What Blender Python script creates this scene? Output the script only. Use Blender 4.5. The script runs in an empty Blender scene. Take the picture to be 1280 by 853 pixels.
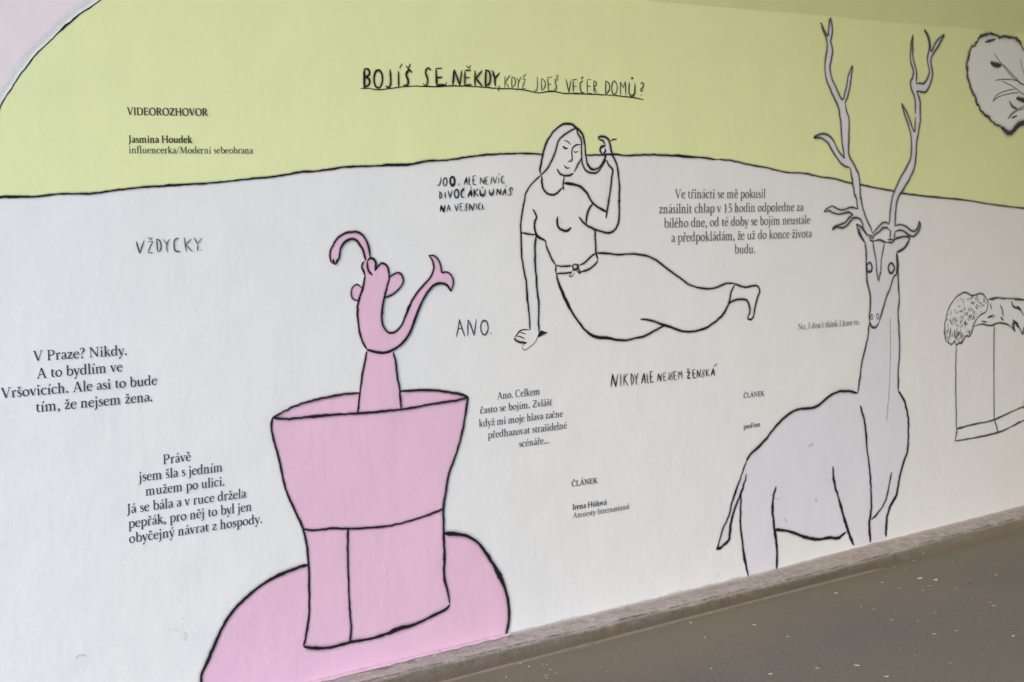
import bpy, math, random
from mathutils import Vector, Matrix
from mathutils.geometry import tessellate_polygon
from mathutils.noise import noise as pnoise

R = math.radians
scene = bpy.context.scene
col = scene.collection

# ------------------------------------------------------------------ camera
FPX = 1936.0                                   # focal length in photo pixels (1280 wide)
_X = Vector((2440, -226, FPX)).normalized()    # wall direction seen from the camera
_Z = -Vector((345, 20320, FPX)).normalized()
_Z = (_Z - _X * _X.dot(_Z)).normalized()       # up
_Y = _Z.cross(_X)                              # into the wall
M = Matrix((_X, _Y, _Z))                       # camera-frame vector -> world vector
EYE = Vector((0.0, -4.197, 1.6))
cam_d = bpy.data.cameras.new('camera')
cam = bpy.data.objects.new('camera', cam_d)
col.objects.link(cam)
scene.camera = cam
cam_d.sensor_width = 36.0
cam_d.lens = FPX * 36.0 / 1280.0
cam_d.clip_start = 0.05
cam_d.clip_end = 2000.0
r_, u_, b_ = M @ Vector((1, 0, 0)), M @ Vector((0, -1, 0)), M @ Vector((0, 0, -1))
cam.matrix_world = Matrix(((r_.x, u_.x, b_.x, EYE.x), (r_.y, u_.y, b_.y, EYE.y),
                           (r_.z, u_.z, b_.z, EYE.z), (0, 0, 0, 1)))
cam_d.dof.use_dof = True
cam_d.dof.focus_distance = 4.75
cam_d.dof.aperture_fstop = 6.3

# ------------------------------------------------------------------ light
SUN_EL, SUN_AZ = R(31), R(257)
world = bpy.data.worlds.new("World")
scene.world = world
world.use_nodes = True
wn = world.node_tree
bg = wn.nodes['Background']
sky = wn.nodes.new('ShaderNodeTexSky')
sky.sky_type = 'NISHITA'
sky.sun_disc = False
sky.sun_elevation = SUN_EL
sky.sun_rotation = SUN_AZ
sky.dust_density = 2.0
sky.air_density = 1.0
desat = wn.nodes.new('ShaderNodeHueSaturation')
desat.inputs['Saturation'].default_value = 1.55
wn.links.new(sky.outputs[0], desat.inputs['Color'])
wn.links.new(desat.outputs[0], bg.inputs[0])
bg.inputs[1].default_value = 0.15
sun_d = bpy.data.lights.new('sun', 'SUN')
sun_d.energy = 0.5
sun_d.angle = R(25)
sun_d.color = (1.0, 0.99, 0.975)
sun = bpy.data.objects.new('sun', sun_d)
col.objects.link(sun)
sd = Vector((math.sin(SUN_AZ) * math.cos(SUN_EL), math.cos(SUN_AZ) * math.cos(SUN_EL), math.sin(SUN_EL)))
sun.rotation_euler = sd.to_track_quat('Z', 'Y').to_euler()
scene.view_settings.view_transform = 'Standard'
scene.view_settings.look = 'None'
scene.view_settings.gamma = 1.0
scene.view_settings.exposure = 1.86
scene.cycles.transparent_max_bounces = 32
scene.cycles.max_bounces = 8

# ------------------------------------------------------------------ helpers
def wall_point(px, py):
    """the point of the wall plane (u along it, z up) measured at a place of the photograph"""
    d = M @ Vector(((px - 640) / FPX, (py - 426.5) / FPX, 1.0))
    t = -EYE.y / d.y
    return (d.x * t + EYE.x, d.z * t + EYE.z)

def ground_point(px, py, z=0.0):
    d = M @ Vector(((px - 640) / FPX, (py - 426.5) / FPX, 1.0))
    t = (z - EYE.z) / d.z
    return (d.x * t + EYE.x, d.y * t + EYE.y)

def vscale(px, py):
    a, b = wall_point(px, py - 1), wall_point(px, py + 1)
    return math.hypot(a[0] - b[0], a[1] - b[1]) / 2

def crop(x0, y0, s, pts):
    return [(x0 + p[0] / s, y0 + p[1] / s) + tuple(p[2:]) for p in pts]

def tag(o, label=None, cat=None, group=None, kind=None):
    if label: o['label'] = label
    if cat: o['category'] = cat
    if group: o['group'] = group
    if kind: o['kind'] = kind
    return o

def link_mesh(name, verts, faces, mats, parent=None, mat_idx=None, uvs=None, smooth=False):
    me = bpy.data.meshes.new(name)
    me.from_pydata(verts, [], faces)
    for m in (mats if isinstance(mats, (list, tuple)) else [mats]):
        me.materials.append(m)
    if mat_idx:
        me.polygons.foreach_set('material_index', mat_idx)
    if uvs:
        uv = me.uv_layers.new(name='UVMap')
        flat = [0.0] * (len(me.loops) * 2)
        for l in me.loops:
            flat[l.index * 2], flat[l.index * 2 + 1] = uvs[l.vertex_index]
        uv.data.foreach_set('uv', flat)
    if smooth:
        me.polygons.foreach_set('use_smooth', [True] * len(me.polygons))
    me.update()
    o = bpy.data.objects.new(name, me)
    col.objects.link(o)
    if parent: o.parent = parent
    return o

def smooth_line(pts, step=2.0, closed=False):
    """Catmull-Rom through pts, tuples of any length, sampled about every `step`"""
    n = len(pts)
    if n < 3 and not closed:
        a, b = pts[0], pts[-1]
        k = max(1, int(math.hypot(a[0] - b[0], a[1] - b[1]) / step))
        return [tuple(a[j] + (b[j] - a[j]) * i / k for j in range(len(a))) for i in range(k + 1)]
    out = []
    rng = range(n if closed else n - 1)
    for i in rng:
        p1, p2 = pts[i], pts[(i + 1) % n]
        p0 = pts[(i - 1) % n] if (closed or i > 0) else tuple(2 * a - b for a, b in zip(p1, p2))
        p3 = pts[(i + 2) % n] if (closed or i < n - 2) else tuple(2 * b - a for a, b in zip(p1, p2))
        k = max(1, int(math.hypot(p1[0] - p2[0], p1[1] - p2[1]) / step))
        d01 = max(1e-6, math.dist(p0[:2], p1[:2])) ** .5
        d12 = max(1e-6, math.dist(p1[:2], p2[:2])) ** .5
        d23 = max(1e-6, math.dist(p2[:2], p3[:2])) ** .5
        m1 = [(b - a) / d01 - (c - a) / (d01 + d12) + (c - b) / d12 for a, b, c in zip(p0, p1, p2)]
        m2 = [(b - a) / d12 - (c - a) / (d12 + d23) + (c - b) / d23 for a, b, c in zip(p1, p2, p3)]
        for s in range(k):
            t = s / k
            h0, h1, h2, h3 = 2*t**3-3*t*t+1, t**3-2*t*t+t, -2*t**3+3*t*t, t**3-t*t
            out.append(tuple(h0*a + h1*d12*g + h2*b + h3*d12*h for a, b, g, h in zip(p1, p2, m1, m2)))
    out.append(pts[0] if closed else pts[-1])
    return out

# ------------------------------------------------------------------ materials
def new_mat(name):
    m = bpy.data.materials.new(name)
    m.use_nodes = True
    nt = m.node_tree
    return m, nt, nt.nodes['Principled BSDF']

def nd(nt, kind, **kw):
    n = nt.nodes.new(kind)
    for k, v in kw.items():
        if k.startswith('i_'):
            n.inputs[k[2:].replace('_', ' ')].default_value = v
        else:
            setattr(n, k, v)
    return n

def noise_node(nt, vec, scale, detail=3, rough=0.55):
    n = nd(nt, 'ShaderNodeTexNoise')
    n.inputs['Scale'].default_value = scale
    n.inputs['Detail'].default_value = detail
    n.inputs['Roughness'].default_value = rough
    nt.links.new(vec, n.inputs['Vector'])
    return n.outputs['Fac']

def mathn(nt, op, a, b=None, c=None, clamp=False):
    n = nt.nodes.new('ShaderNodeMath'); n.operation = op; n.use_clamp = clamp
    for i, v in enumerate((a, b, c)):
        if v is None: continue
        if isinstance(v, (int, float)): n.inputs[i].default_value = v
        else: nt.links.new(v, n.inputs[i])
    return n.outputs[0]

def ramp(nt, fac, stops):
    n = nt.nodes.new('ShaderNodeValToRGB')
    e = n.color_ramp.elements
    while len(e) < len(stops): e.new(0.5)
    for i, (p, c) in enumerate(stops):
        e[i].position = p
        e[i].color = (c[0], c[1], c[2], 1) if isinstance(c, (tuple, list)) else (c, c, c, 1)
    nt.links.new(fac, n.inputs[0])
    return n.outputs[0]

def mixc(nt, fac, a, b, mode='MIX'):
    n = nt.nodes.new('ShaderNodeMix'); n.data_type = 'RGBA'; n.blend_type = mode
    for key, v in ((0, fac), (6, a), (7, b)):
        if isinstance(v, (int, float)): n.inputs[key].default_value = v
        elif isinstance(v, (tuple, list)): n.inputs[key].default_value = (v[0], v[1], v[2], 1)
        else: nt.links.new(v, n.inputs[key])
    return n.outputs[2]

# one relief shared by every paint on the wall: rolled plaster with grain, trowel waves, small dents
rg = bpy.data.node_groups.new('plaster_relief', 'ShaderNodeTree')
rg.interface.new_socket('Normal', in_out='OUTPUT', socket_type='NodeSocketVector')
rg.interface.new_socket('Mottle', in_out='OUTPUT', socket_type='NodeSocketFloat')
rg.interface.new_socket('Streak', in_out='OUTPUT', socket_type='NodeSocketFloat')
go = rg.nodes.new('NodeGroupOutput')
geo = rg.nodes.new('ShaderNodeNewGeometry')
P_ = geo.outputs['Position']
st = nd(rg, 'ShaderNodeVectorMath', operation='MULTIPLY')
st.inputs[1].default_value = (1.0, 1.0, 0.12)
rg.links.new(P_, st.inputs[0])
grain = noise_node(rg, P_, 170, 2, .6)
orange = noise_node(rg, P_, 45, 3, .6)
wave = noise_node(rg, P_, 5.5, 3, .5)
streak = noise_node(rg, st.outputs[0], 34, 4, .6)
vor = nd(rg, 'ShaderNodeTexVoronoi'); vor.inputs['Scale'].default_value = 3.1
rg.links.new(P_, vor.inputs['Vector'])
dent = mathn(rg, 'LESS_THAN', vor.outputs['Distance'], 0.05)
h = mathn(rg, 'MULTIPLY', grain, 0.0003)
h = mathn(rg, 'MULTIPLY_ADD', orange, 0.0007, h)
h = mathn(rg, 'MULTIPLY_ADD', wave, 0.005, h)
h = mathn(rg, 'MULTIPLY_ADD', streak, 0.00045, h)
h = mathn(rg, 'MULTIPLY_ADD', dent, -0.0003, h)
bp = nd(rg, 'ShaderNodeBump'); bp.inputs['Strength'].default_value = 0.8
bp.inputs['Distance'].default_value = 1.0
rg.links.new(h, bp.inputs['Height'])
rg.links.new(bp.outputs[0], go.inputs['Normal'])
rg.links.new(noise_node(rg, P_, 2.2, 5, .6), go.inputs['Mottle'])
rg.links.new(streak, go.inputs['Streak'])

def paint(name, c, vary=0.07, rough=0.75, dirt=True):
    m, nt, b = new_mat(name)
    g = nt.nodes.new('ShaderNodeGroup'); g.node_tree = rg
    k = mathn(nt, 'MULTIPLY_ADD', g.outputs['Mottle'], vary, 1 - vary * .5)
    k = mathn(nt, 'MULTIPLY_ADD', g.outputs['Streak'], vary * .7, mathn(nt, 'SUBTRACT', k, vary * .35))
    v = nd(nt, 'ShaderNodeVectorMath', operation='SCALE')
    v.inputs[0].default_value = c
    nt.links.new(k, v.inputs['Scale'])
    out = v.outputs[0]
    if dirt:      # faint grey grime scuffs, and coats of slightly different tint
        gp = nt.nodes.new('ShaderNodeNewGeometry')
        n0 = noise_node(nt, gp.outputs['Position'], .9, 4, .6)
        out = mixc(nt, ramp(nt, n0, [(.35, 0.0), (.65, 1.0)]), out, (1.0, .99, .972), 'MULTIPLY')
        n1 = noise_node(nt, gp.outputs['Position'], 3.3, 6, .72)
        f = ramp(nt, n1, [(0.62, 0.0), (0.8, 0.22)])
        out = mixc(nt, f, out, (c[0] * .78, c[1] * .77, c[2] * .74))
        sz = nt.nodes.new('ShaderNodeSeparateXYZ'); nt.links.new(gp.outputs['Position'], sz.inputs[0])
        n5 = noise_node(nt, gp.outputs['Position'], 11, 5, .7)
        zz = mathn(nt, 'MULTIPLY_ADD', mathn(nt, 'SUBTRACT', n5, .5), -.022, sz.outputs[2])
        zz = mathn(nt, 'MULTIPLY_ADD', mathn(nt, 'MAXIMUM', mathn(nt, 'SUBTRACT', sz.outputs[0], 5.4), 0.0), -.016, zz)
        out = mixc(nt, ramp(nt, zz, [(.051, .8), (.060, .0)]), out, (.36, .335, .35))
    nt.links.new(out, b.inputs['Base Color'])
    b.inputs['Roughness'].default_value = rough
    b.inputs['Specular IOR Level'].default_value = 0.3
    nt.links.new(g.outputs['Normal'], b.inputs['Normal'])
    return m

WHITE = paint('white_wall_paint', (0.78, 0.80, 0.835))
GREEN = paint('lime_green_paint', (0.76, 0.82, 0.46))
LILAC = paint('pale_lilac_paint', (0.80, 0.72, 0.78))
PINK = paint('pink_paint', (0.78, 0.515, 0.70), vary=.14)
STAGP = paint('pale_grey_lilac_paint', (0.725, 0.73, 0.83))

def spray(name, c, soft=0.45, top=0.97):
    """opaque sprayed line whose edge fades over the outer part of the strip (UV.y runs across)"""
    m, nt, b = new_mat(name)
    g = nt.nodes.new('ShaderNodeGroup'); g.node_tree = rg
    b.inputs['Base Color'].default_value = (*c, 1)
    b.inputs['Roughness'].default_value = 0.62
    b.inputs['Specular IOR Level'].default_value = 0.25
    nt.links.new(g.outputs['Normal'], b.inputs['Normal'])
    uv = nt.nodes.new('ShaderNodeUVMap')
    sx = nt.nodes.new('ShaderNodeSeparateXYZ'); nt.links.new(uv.outputs[0], sx.inputs[0])
    d = mathn(nt, 'ABSOLUTE', mathn(nt, 'MULTIPLY_ADD', sx.outputs[1], 2.0, -1.0))
    gp = nt.nodes.new('ShaderNodeNewGeometry')
    n1 = noise_node(nt, gp.outputs['Position'], 260, 2, .6)
    d = mathn(nt, 'MULTIPLY_ADD', mathn(nt, 'SUBTRACT', n1, .5), 0.5, d)
    a = mathn(nt, 'DIVIDE', mathn(nt, 'SUBTRACT', 1.0, d), soft, clamp=True)
    nt.links.new(mathn(nt, 'MULTIPLY', a, top), b.inputs['Alpha'])
    return m

def overspray(name, c, strength, even=False):
    m, nt, b = new_mat(name)
    b.inputs['Base Color'].default_value = (*c, 1)
    b.inputs['Roughness'].default_value = 0.8
    b.inputs['Specular IOR Level'].default_value = 0.1
    uv = nt.nodes.new('ShaderNodeUVMap')
    sx = nt.nodes.new('ShaderNodeSeparateXYZ'); nt.links.new(uv.outputs[0], sx.inputs[0])
    d = mathn(nt, 'ABSOLUTE', mathn(nt, 'MULTIPLY_ADD', sx.outputs[1], 2.0, -1.0))
    a = mathn(nt, 'POWER', mathn(nt, 'SUBTRACT', 1.0, d, clamp=True), 2.2)
    gp = nt.nodes.new('ShaderNodeNewGeometry')
    n1 = noise_node(nt, gp.outputs['Position'], 9, 3, .6)
    n2 = noise_node(nt, gp.outputs['Position'], 700, 1, .5)
    a = mathn(nt, 'MULTIPLY', a, mathn(nt, 'MULTIPLY_ADD', n1, 0.0 if even else 2.2, 1.0 if even else -0.3, clamp=True))
    a = mathn(nt, 'MULTIPLY', a, mathn(nt, 'MULTIPLY_ADD', n2, 1.0, 0.5))
    nt.links.new(mathn(nt, 'MULTIPLY', a, strength, clamp=True), b.inputs['Alpha'])
    return m

BLACK = spray('black_spray_line', (0.012, 0.010, 0.014))
GREYL = spray('grey_spray_line', (0.045, 0.05, 0.055), soft=.7)
FAINT = spray('thin_spray_line', (0.055, 0.055, 0.06), soft=.9, top=.85)
HALO = overspray('black_overspray', (0.02, 0.02, 0.025), 0.9)
HALO2 = overspray('strong_overspray', (0.04, 0.045, 0.05), .75)
WHALO = overspray('white_overspray', (0.76, 0.82, 0.84), 1.6, even=True)

def vinyl(name, c):
    m, nt, b = new_mat(name)
    g = nt.nodes.new('ShaderNodeGroup'); g.node_tree = rg
    gp = nt.nodes.new('ShaderNodeNewGeometry')
    n1 = noise_node(nt, gp.outputs['Position'], 60, 4, .7)
    nt.links.new(mixc(nt, ramp(nt, n1, [(.45, 0.0), (.8, .5)]), c, tuple(x * 1.9 + .03 for x in c)), b.inputs['Base Color'])
    b.inputs['Roughness'].default_value = 0.6
    nt.links.new(g.outputs['Normal'], b.inputs['Normal'])
    return m
INK = vinyl('dark_print', (0.035, 0.032, 0.05))
INKG = vinyl('worn_grey_print', (0.10, 0.10, 0.095))
INKO = vinyl('olive_black_print', (0.05, 0.052, 0.02))
INKM = vinyl('mid_grey_print', (0.06, 0.06, 0.068))

# ------------------------------------------------------------------ stroke builder on the wall
class Lines:
    """collects painted lines; each lies a hair above the one before so that none are coplanar"""
    def __init__(self, base=0.0014):
        self.v, self.f, self.uv, self.mi = [], [], [], []
        self.base, self.k = base, 0
    def depth(self):
        self.k += 1
        return -(self.base + 0.00003 * (self.k % 60))
    def strip(self, pts, widths, mi, y=None):
        y = self.depth() if y is None else y
        n = len(pts); i0 = len(self.v); s = 0.0
        for i, (a, b) in enumerate(pts):
            p, q = pts[max(0, i - 1)], pts[min(n - 1, i + 1)]
            tx, tz = q[0] - p[0], q[1] - p[1]
            L = math.hypot(tx, tz) or 1e-9
            nx, nz = -tz / L, tx / L
            w = widths[i] / 2
            if i: s += math.dist(pts[i], pts[i - 1])
            for k, (o, vv) in enumerate(((-w, 0.0), (0, .5), (w, 1.0))):
                self.v.append((a + nx * o, y, b + nz * o)); self.uv.append((s, vv))
        for i in range(n - 1):
            q = i0 + i * 3
            for k in (0, 1):
                self.f.append((q + k, q + k + 3, q + k + 4, q + k + 1)); self.mi.append(mi)
    def line(self, pts, w=1.6, halo=0.0, core=0, hm=1, rough=.2, closed=False, jit=.38, smooth=True, step=1.7, taper=5.0):
        """pts in photo pixels, (x, y) or (x, y, width factor)"""
        pts = [(p[0], p[1], p[2] if len(p) > 2 else 1.0) for p in pts]
        if smooth: fine = smooth_line(pts, step, closed)
        else:
            fine = []
            for a, b in zip(pts, pts[1:]): fine += smooth_line([a, b], step)[:-1]
            fine.append(pts[-1])
        seed = pts[0][0] * .37 + pts[0][1] * .91
        W, ws, s = [], [], 0.0
        n = len(fine)
        for i, (x, y, k) in enumerate(fine):
            if i: s += math.hypot(x - fine[i-1][0], y - fine[i-1][1])
            jx = pnoise((s * .16, seed, 0)) * jit * 1.6 + pnoise((s * .5, seed, 3)) * jit * .7
            jy = pnoise((s * .16, seed, 9)) * jit * 1.6 + pnoise((s * .5, seed, 5)) * jit * .7
            e = 1.0
            if not closed:
                e = min(1.0, .45 + .55 * min(i, n - 1 - i) / 2.0)
            wn_ = 1 + rough * 1.8 * pnoise((s * .09, seed, 20)) + rough * pnoise((s * .6, seed, 30))
            W.append(wall_point(x + jx, y + jy))
            ws.append(max(.2, w * k * wn_ * e) * vscale(x, y) * 1.42)
        if halo:
            # thinned copy for the broad soft overspray
            idx = list(range(0, n, 3))
            if idx[-1] != n - 1: idx.append(n - 1)
            self.strip([W[i] for i in idx], [ws[i] + halo * 1.25 * vscale(*fine[i][:2]) * (1.0 if closed else min(1.0, .35 + min(i, n - 1 - i) / taper)) for i in idx], hm)
        self.strip(W, [x * 1.25 for x in ws], core)
    def ring(self, cx, cy, rx, ry, w=1.6, **kw):
        pts = [(cx + rx * math.cos(a), cy + ry * math.sin(a)) for a in [2 * math.pi * i / 12 + .4 for i in range(12)]]
        self.line(pts + [], w, closed=True, **kw)
    def blob(self, pts, mi=0, y=None):
        """a solid black patch"""
        y = self.depth() if y is None else y
        w = [wall_point(*p[:2]) for p in smooth_line(pts, 2.0, True)[:-1]]
        i0 = len(self.v)
        for a, b in w: self.v.append((a, y, b)); self.uv.append((0, .5))
        for t in tessellate_polygon([[Vector((a, b, 0)) for a, b in w]]):
            self.f.append(tuple(i0 + j for j in t)); self.mi.append(mi)
    def build(self, name, mats, parent):
        return link_mesh(name, self.v, self.f, mats, parent, self.mi, self.uv)

def fill(name, polys, mat, parent, depth=0.001, is_px=True, smooth=True):
    v, f = [], []
    for k, poly in enumerate(polys):
        pts = smooth_line(poly, 3.0, True)[:-1] if smooth else poly
        w = [wall_point(*p[:2]) for p in pts] if is_px else pts
        w = [(a, max(b, BASE_Z - .004)) for a, b in w]
        i0 = len(v)
        v += [(a, -depth - .00005 * k, b) for a, b in w]
        for t in tessellate_polygon([[Vector((a, b, 0)) for a, b in w]]):
            f.append(tuple(i0 + j for j in t))
    # face the camera
    me_f = []
    for t in f:
        a, b, c = (Vector(v[i]) for i in t)
        me_f.append(t if (b - a).cross(c - a).y < 0 else tuple(reversed(t)))
    return link_mesh(name, v, me_f, mat, parent)

BASE_Z = 0.052
TOP_Z = 2.31
X0, X1 = -6.0, 22.0

# ------------------------------------------------------------------ ground
def asphalt_material():
    m, nt, b = new_mat('worn_asphalt')
    gp = nt.nodes.new('ShaderNodeNewGeometry'); P = gp.outputs['Position']
    n1 = noise_node(nt, P, 210, 3, .8); n2 = noise_node(nt, P, 60, 4, .75); n3 = noise_node(nt, P, 1.7, 5, .6)
    c = ramp(nt, n1, [(.38, (.058, .054, .051)), (.5, (.098, .092, .086)), (.62, (.18, .168, .155))])
    c = mixc(nt, ramp(nt, n2, [(.3, 0.0), (.7, .5)]), c, (.088, .083, .079))
    c = mixc(nt, ramp(nt, n3, [(.35, 0.0), (.7, .45)]), c, (.125, .112, .094))
    # blown dust lies against the kerb
    sp = nt.nodes.new('ShaderNodeSeparateXYZ'); nt.links.new(P, sp.inputs[0])
    e = mathn(nt, 'MULTIPLY_ADD', n3, .5, sp.outputs[1])
    f = ramp(nt, mathn(nt, 'MULTIPLY_ADD', e, 1.0, .55, clamp=True), [(.1, 0.0), (.75, .75)])
    c = mixc(nt, f, c, (.15, .13, .088))
    nt.links.new(c, b.inputs['Base Color'])
    b.inputs['Roughness'].default_value = .88
    h = mathn(nt, 'MULTIPLY_ADD', n1, .0016, mathn(nt, 'MULTIPLY', n2, .003))
    bp = nd(nt, 'ShaderNodeBump'); bp.inputs['Distance'].default_value = 1.0; bp.inputs['Strength'].default_value = .8
    nt.links.new(h, bp.inputs['Height']); nt.links.new(bp.outputs[0], b.inputs['Normal'])
    return m
ASPHALT = asphalt_material()
gv, gf = [], []
NX, NY = 90, 40
gx = [X0 + (12 - X0) * i / NX for i in range(NX + 1)]
gy = [0.02 - 4.0 * j / NY for j in range(NY + 1)]
gx = [-400, -60] + gx + [60, 400]
gy = [400, 60, 3] + gy + [-60, -400]
for y in gy:
    for x in gx:
        inside = X0 <= x <= 12 and -4 < y < .03
        z = (pnoise((x * 1.1, y * 1.1, 2)) * .006 + pnoise((x * 5, y * 5, 7)) * .0015) if inside else 0
        gv.append((x, y, z))
w_ = len(gx)
for j in range(len(gy) - 1):
    for i in range(w_ - 1):
        a = j * w_ + i
        gf.append((a, a + w_, a + w_ + 1, a + 1))
tag(link_mesh('asphalt_ground', gv, gf, ASPHALT, smooth=True), kind='structure')

# ------------------------------------------------------------------ wall
wall = bpy.data.objects.new('painted_wall', None)
col.objects.link(wall)
wall.location = (0, 0, 0)
wall['kind'] = 'thing'
tag(wall, 'long white plastered underpass wall painted with pink, green and black line drawings and lettering', 'wall')

T = 0.45
link_mesh('wall_body', [(X0, 0, -.2), (X1, 0, -.2), (X1, 0, TOP_Z), (X0, 0, TOP_Z),
                        (X0, T, -.2), (X1, T, -.2), (X1, T, TOP_Z), (X0, T, TOP_Z)],
          [(0, 1, 2, 3), (5, 4, 7, 6), (4, 0, 3, 7), (1, 5, 6, 2), (3, 2, 6, 7), (4, 5, 1, 0)], WHITE, wall)

# coved top: the wall leans out into the ceiling over a soft rounded edge
prof = [(0.0, TOP_Z - .012), (-.002, TOP_Z - .003), (-.0045, TOP_Z + .005), (-.009, TOP_Z + .02), (-.72, TOP_Z + 2.65), (-.95, TOP_Z + 2.86), (-1.5, TOP_Z + 2.90)]
cv, cf = [], []
for x in (X0, -2, 2, 6, 10, 14, X1):
    for y, z in prof: cv.append((x, y - .0022, z))
n = len(prof)
for i in range(6):
    for j in range(n - 1):
        a = i * n + j
        cf.append((a, a + n, a + n + 1, a + 1))
tag(link_mesh('cove', cv, cf, GREEN, wall, smooth=True), 'green painted cove leaning out along the top of the wall')
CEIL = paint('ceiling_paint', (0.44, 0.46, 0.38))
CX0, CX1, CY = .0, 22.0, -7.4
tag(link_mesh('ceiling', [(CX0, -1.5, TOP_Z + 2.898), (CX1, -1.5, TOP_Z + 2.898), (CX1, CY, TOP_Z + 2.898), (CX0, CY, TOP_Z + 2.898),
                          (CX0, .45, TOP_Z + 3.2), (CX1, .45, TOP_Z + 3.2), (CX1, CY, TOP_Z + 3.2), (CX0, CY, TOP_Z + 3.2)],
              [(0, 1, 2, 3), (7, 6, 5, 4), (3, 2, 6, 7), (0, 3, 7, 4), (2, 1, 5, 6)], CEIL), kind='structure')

OY = -7.0  # unseen wall added across the underpass to dim daylight toward the right
ow = link_mesh('added_opposite_wall', [(2.9, OY, -.2), (X1, OY, -.2), (X1, OY, TOP_Z + 2.89), (2.9, OY, TOP_Z + 2.89), (2.9, OY - .4, -.2), (X1, OY - .4, -.2), (X1, OY - .4, TOP_Z + 2.89), (2.9, OY - .4, TOP_Z + 2.89)],
               [(3, 2, 1, 0), (6, 7, 4, 5), (0, 4, 7, 3), (2, 6, 5, 1), (0, 1, 5, 4), (3, 7, 6, 2)], paint('added_opposite_wall_paint', (.34, .36, .30)))
ow['kind'] = 'thing'
tag(ow, 'plain unseen wall added behind the viewer to hold back daylight toward the right', 'wall')

# --- colour fields
H1 = crop(0, 0, 2.942, [(-30, 726), (0, 725, 1.6), (60, 724, 1.7), (130, 723), (210, 714), (330, 712), (440, 698), (560, 686),
      (600, 684, 1.5), (700, 678), (800, 671), (920, 658), (1010, 650), (1100, 634), (1180, 628)])
H2 = crop(430, 60, 5, [(0, 745), (190, 738), (270, 733, 1.5), (360, 732, 1.5), (430, 725, 1.4), (530, 706), (640, 702), (800, 678), (900, 668), (1000, 662), (1150, 660), (1240, 665)])
H3 = crop(640, 60, 5, [(460, 672), (650, 666, 1.2), (700, 672), (860, 668), (1050, 676, 1.5), (1180, 686), (1280, 698)])
H4 = crop(850, 0, 2.942, [(180, 590), (250, 605, 1.3), (330, 620), (390, 635), (450, 637), (520, 652), (560, 656), (620, 673), (660, 680), (780, 703),
      (815, 711), (920, 724, 1.2), (1050, 737, .8), (1150, 753, .8), (1265, 767, .8), (1400, 786, .8)])
C1 = crop(0, 0, 5, [(760, -80), (630, 0), (560, 50), (500, 88, 1.3), (455, 125, 1.3), (400, 170, 1.6), (370, 200), (330, 240), (280, 288), (230, 335),
      (190, 385), (160, 425), (130, 460), (95, 515), (70, 555), (40, 600), (10, 650), (-6, 690), (-30, 750)])
def P3(l): return [(p[0], p[1], p[2] if len(p) > 2 else 1.0) for p in l]
hz = smooth_line(P3(H1 + H2), 3) + smooth_line(P3(H3 + H4), 3)
low = [wall_point(p[0], p[1]) for p in hz]
curve = [wall_point(p[0], p[1]) for p in smooth_line(P3(C1), 3)]
c_end, c_top = curve[-1], curve[0]
green_poly = [(c_end[0] - .15, c_end[1] - .35), (low[0][0] - .25, low[0][1])] + low + [(X1, low[-1][1] - .25), (X1, TOP_Z - .012)] + \
             [(c_top[0] + .35, TOP_Z - .012)] + curve
fill('green_field', [green_poly], GREEN, wall, .0008, is_px=False, smooth=False)['label'] = 'lime green painted band across the upper wall'
lil = [(c_top[0] + .35, TOP_Z - .012)] + curve + [(c_end[0] - .15, c_end[1] - .35), (c_end[0] - .5, c_end[1] - .9), (X0, c_end[1] - 1.2), (X0, TOP_Z - .012)]
fill('lilac_field', [lil], LILAC, wall, .0004, is_px=False, smooth=False)['label'] = 'pale lilac rounded shape at the upper left'

L = Lines(.0005)
L.line([(p[0], p[1]) for p in C1], .3, halo=26, hm=1, core=1, jit=0)
L.base = .0012
L.line(C1, 1.3, core=0)
L2 = Lines(.0016)
L2.line(H1 + H2, 1.25, halo=5, hm=3, jit=.45, rough=.35)
L2.line(H3[:], 1.15, halo=5, hm=3, jit=.45, rough=.35)
L2.line([H3[-1]] + H4, 1.15, core=2, halo=4, hm=3, jit=.4, rough=.35)
m_none = overspray('no_paint', (.8, .8, .8), 0.0)
L.build('curved_outline', [BLACK, WHALO, m_none], wall)['label'] = 'black line round the lilac shape at the upper left'
L2.build('horizon_line', [BLACK, WHALO, GREYL, HALO], wall)['label'] = 'black sprayed line between the green and the white paint'

MATS = [BLACK, HALO, GREYL, HALO2, FAINT]

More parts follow.
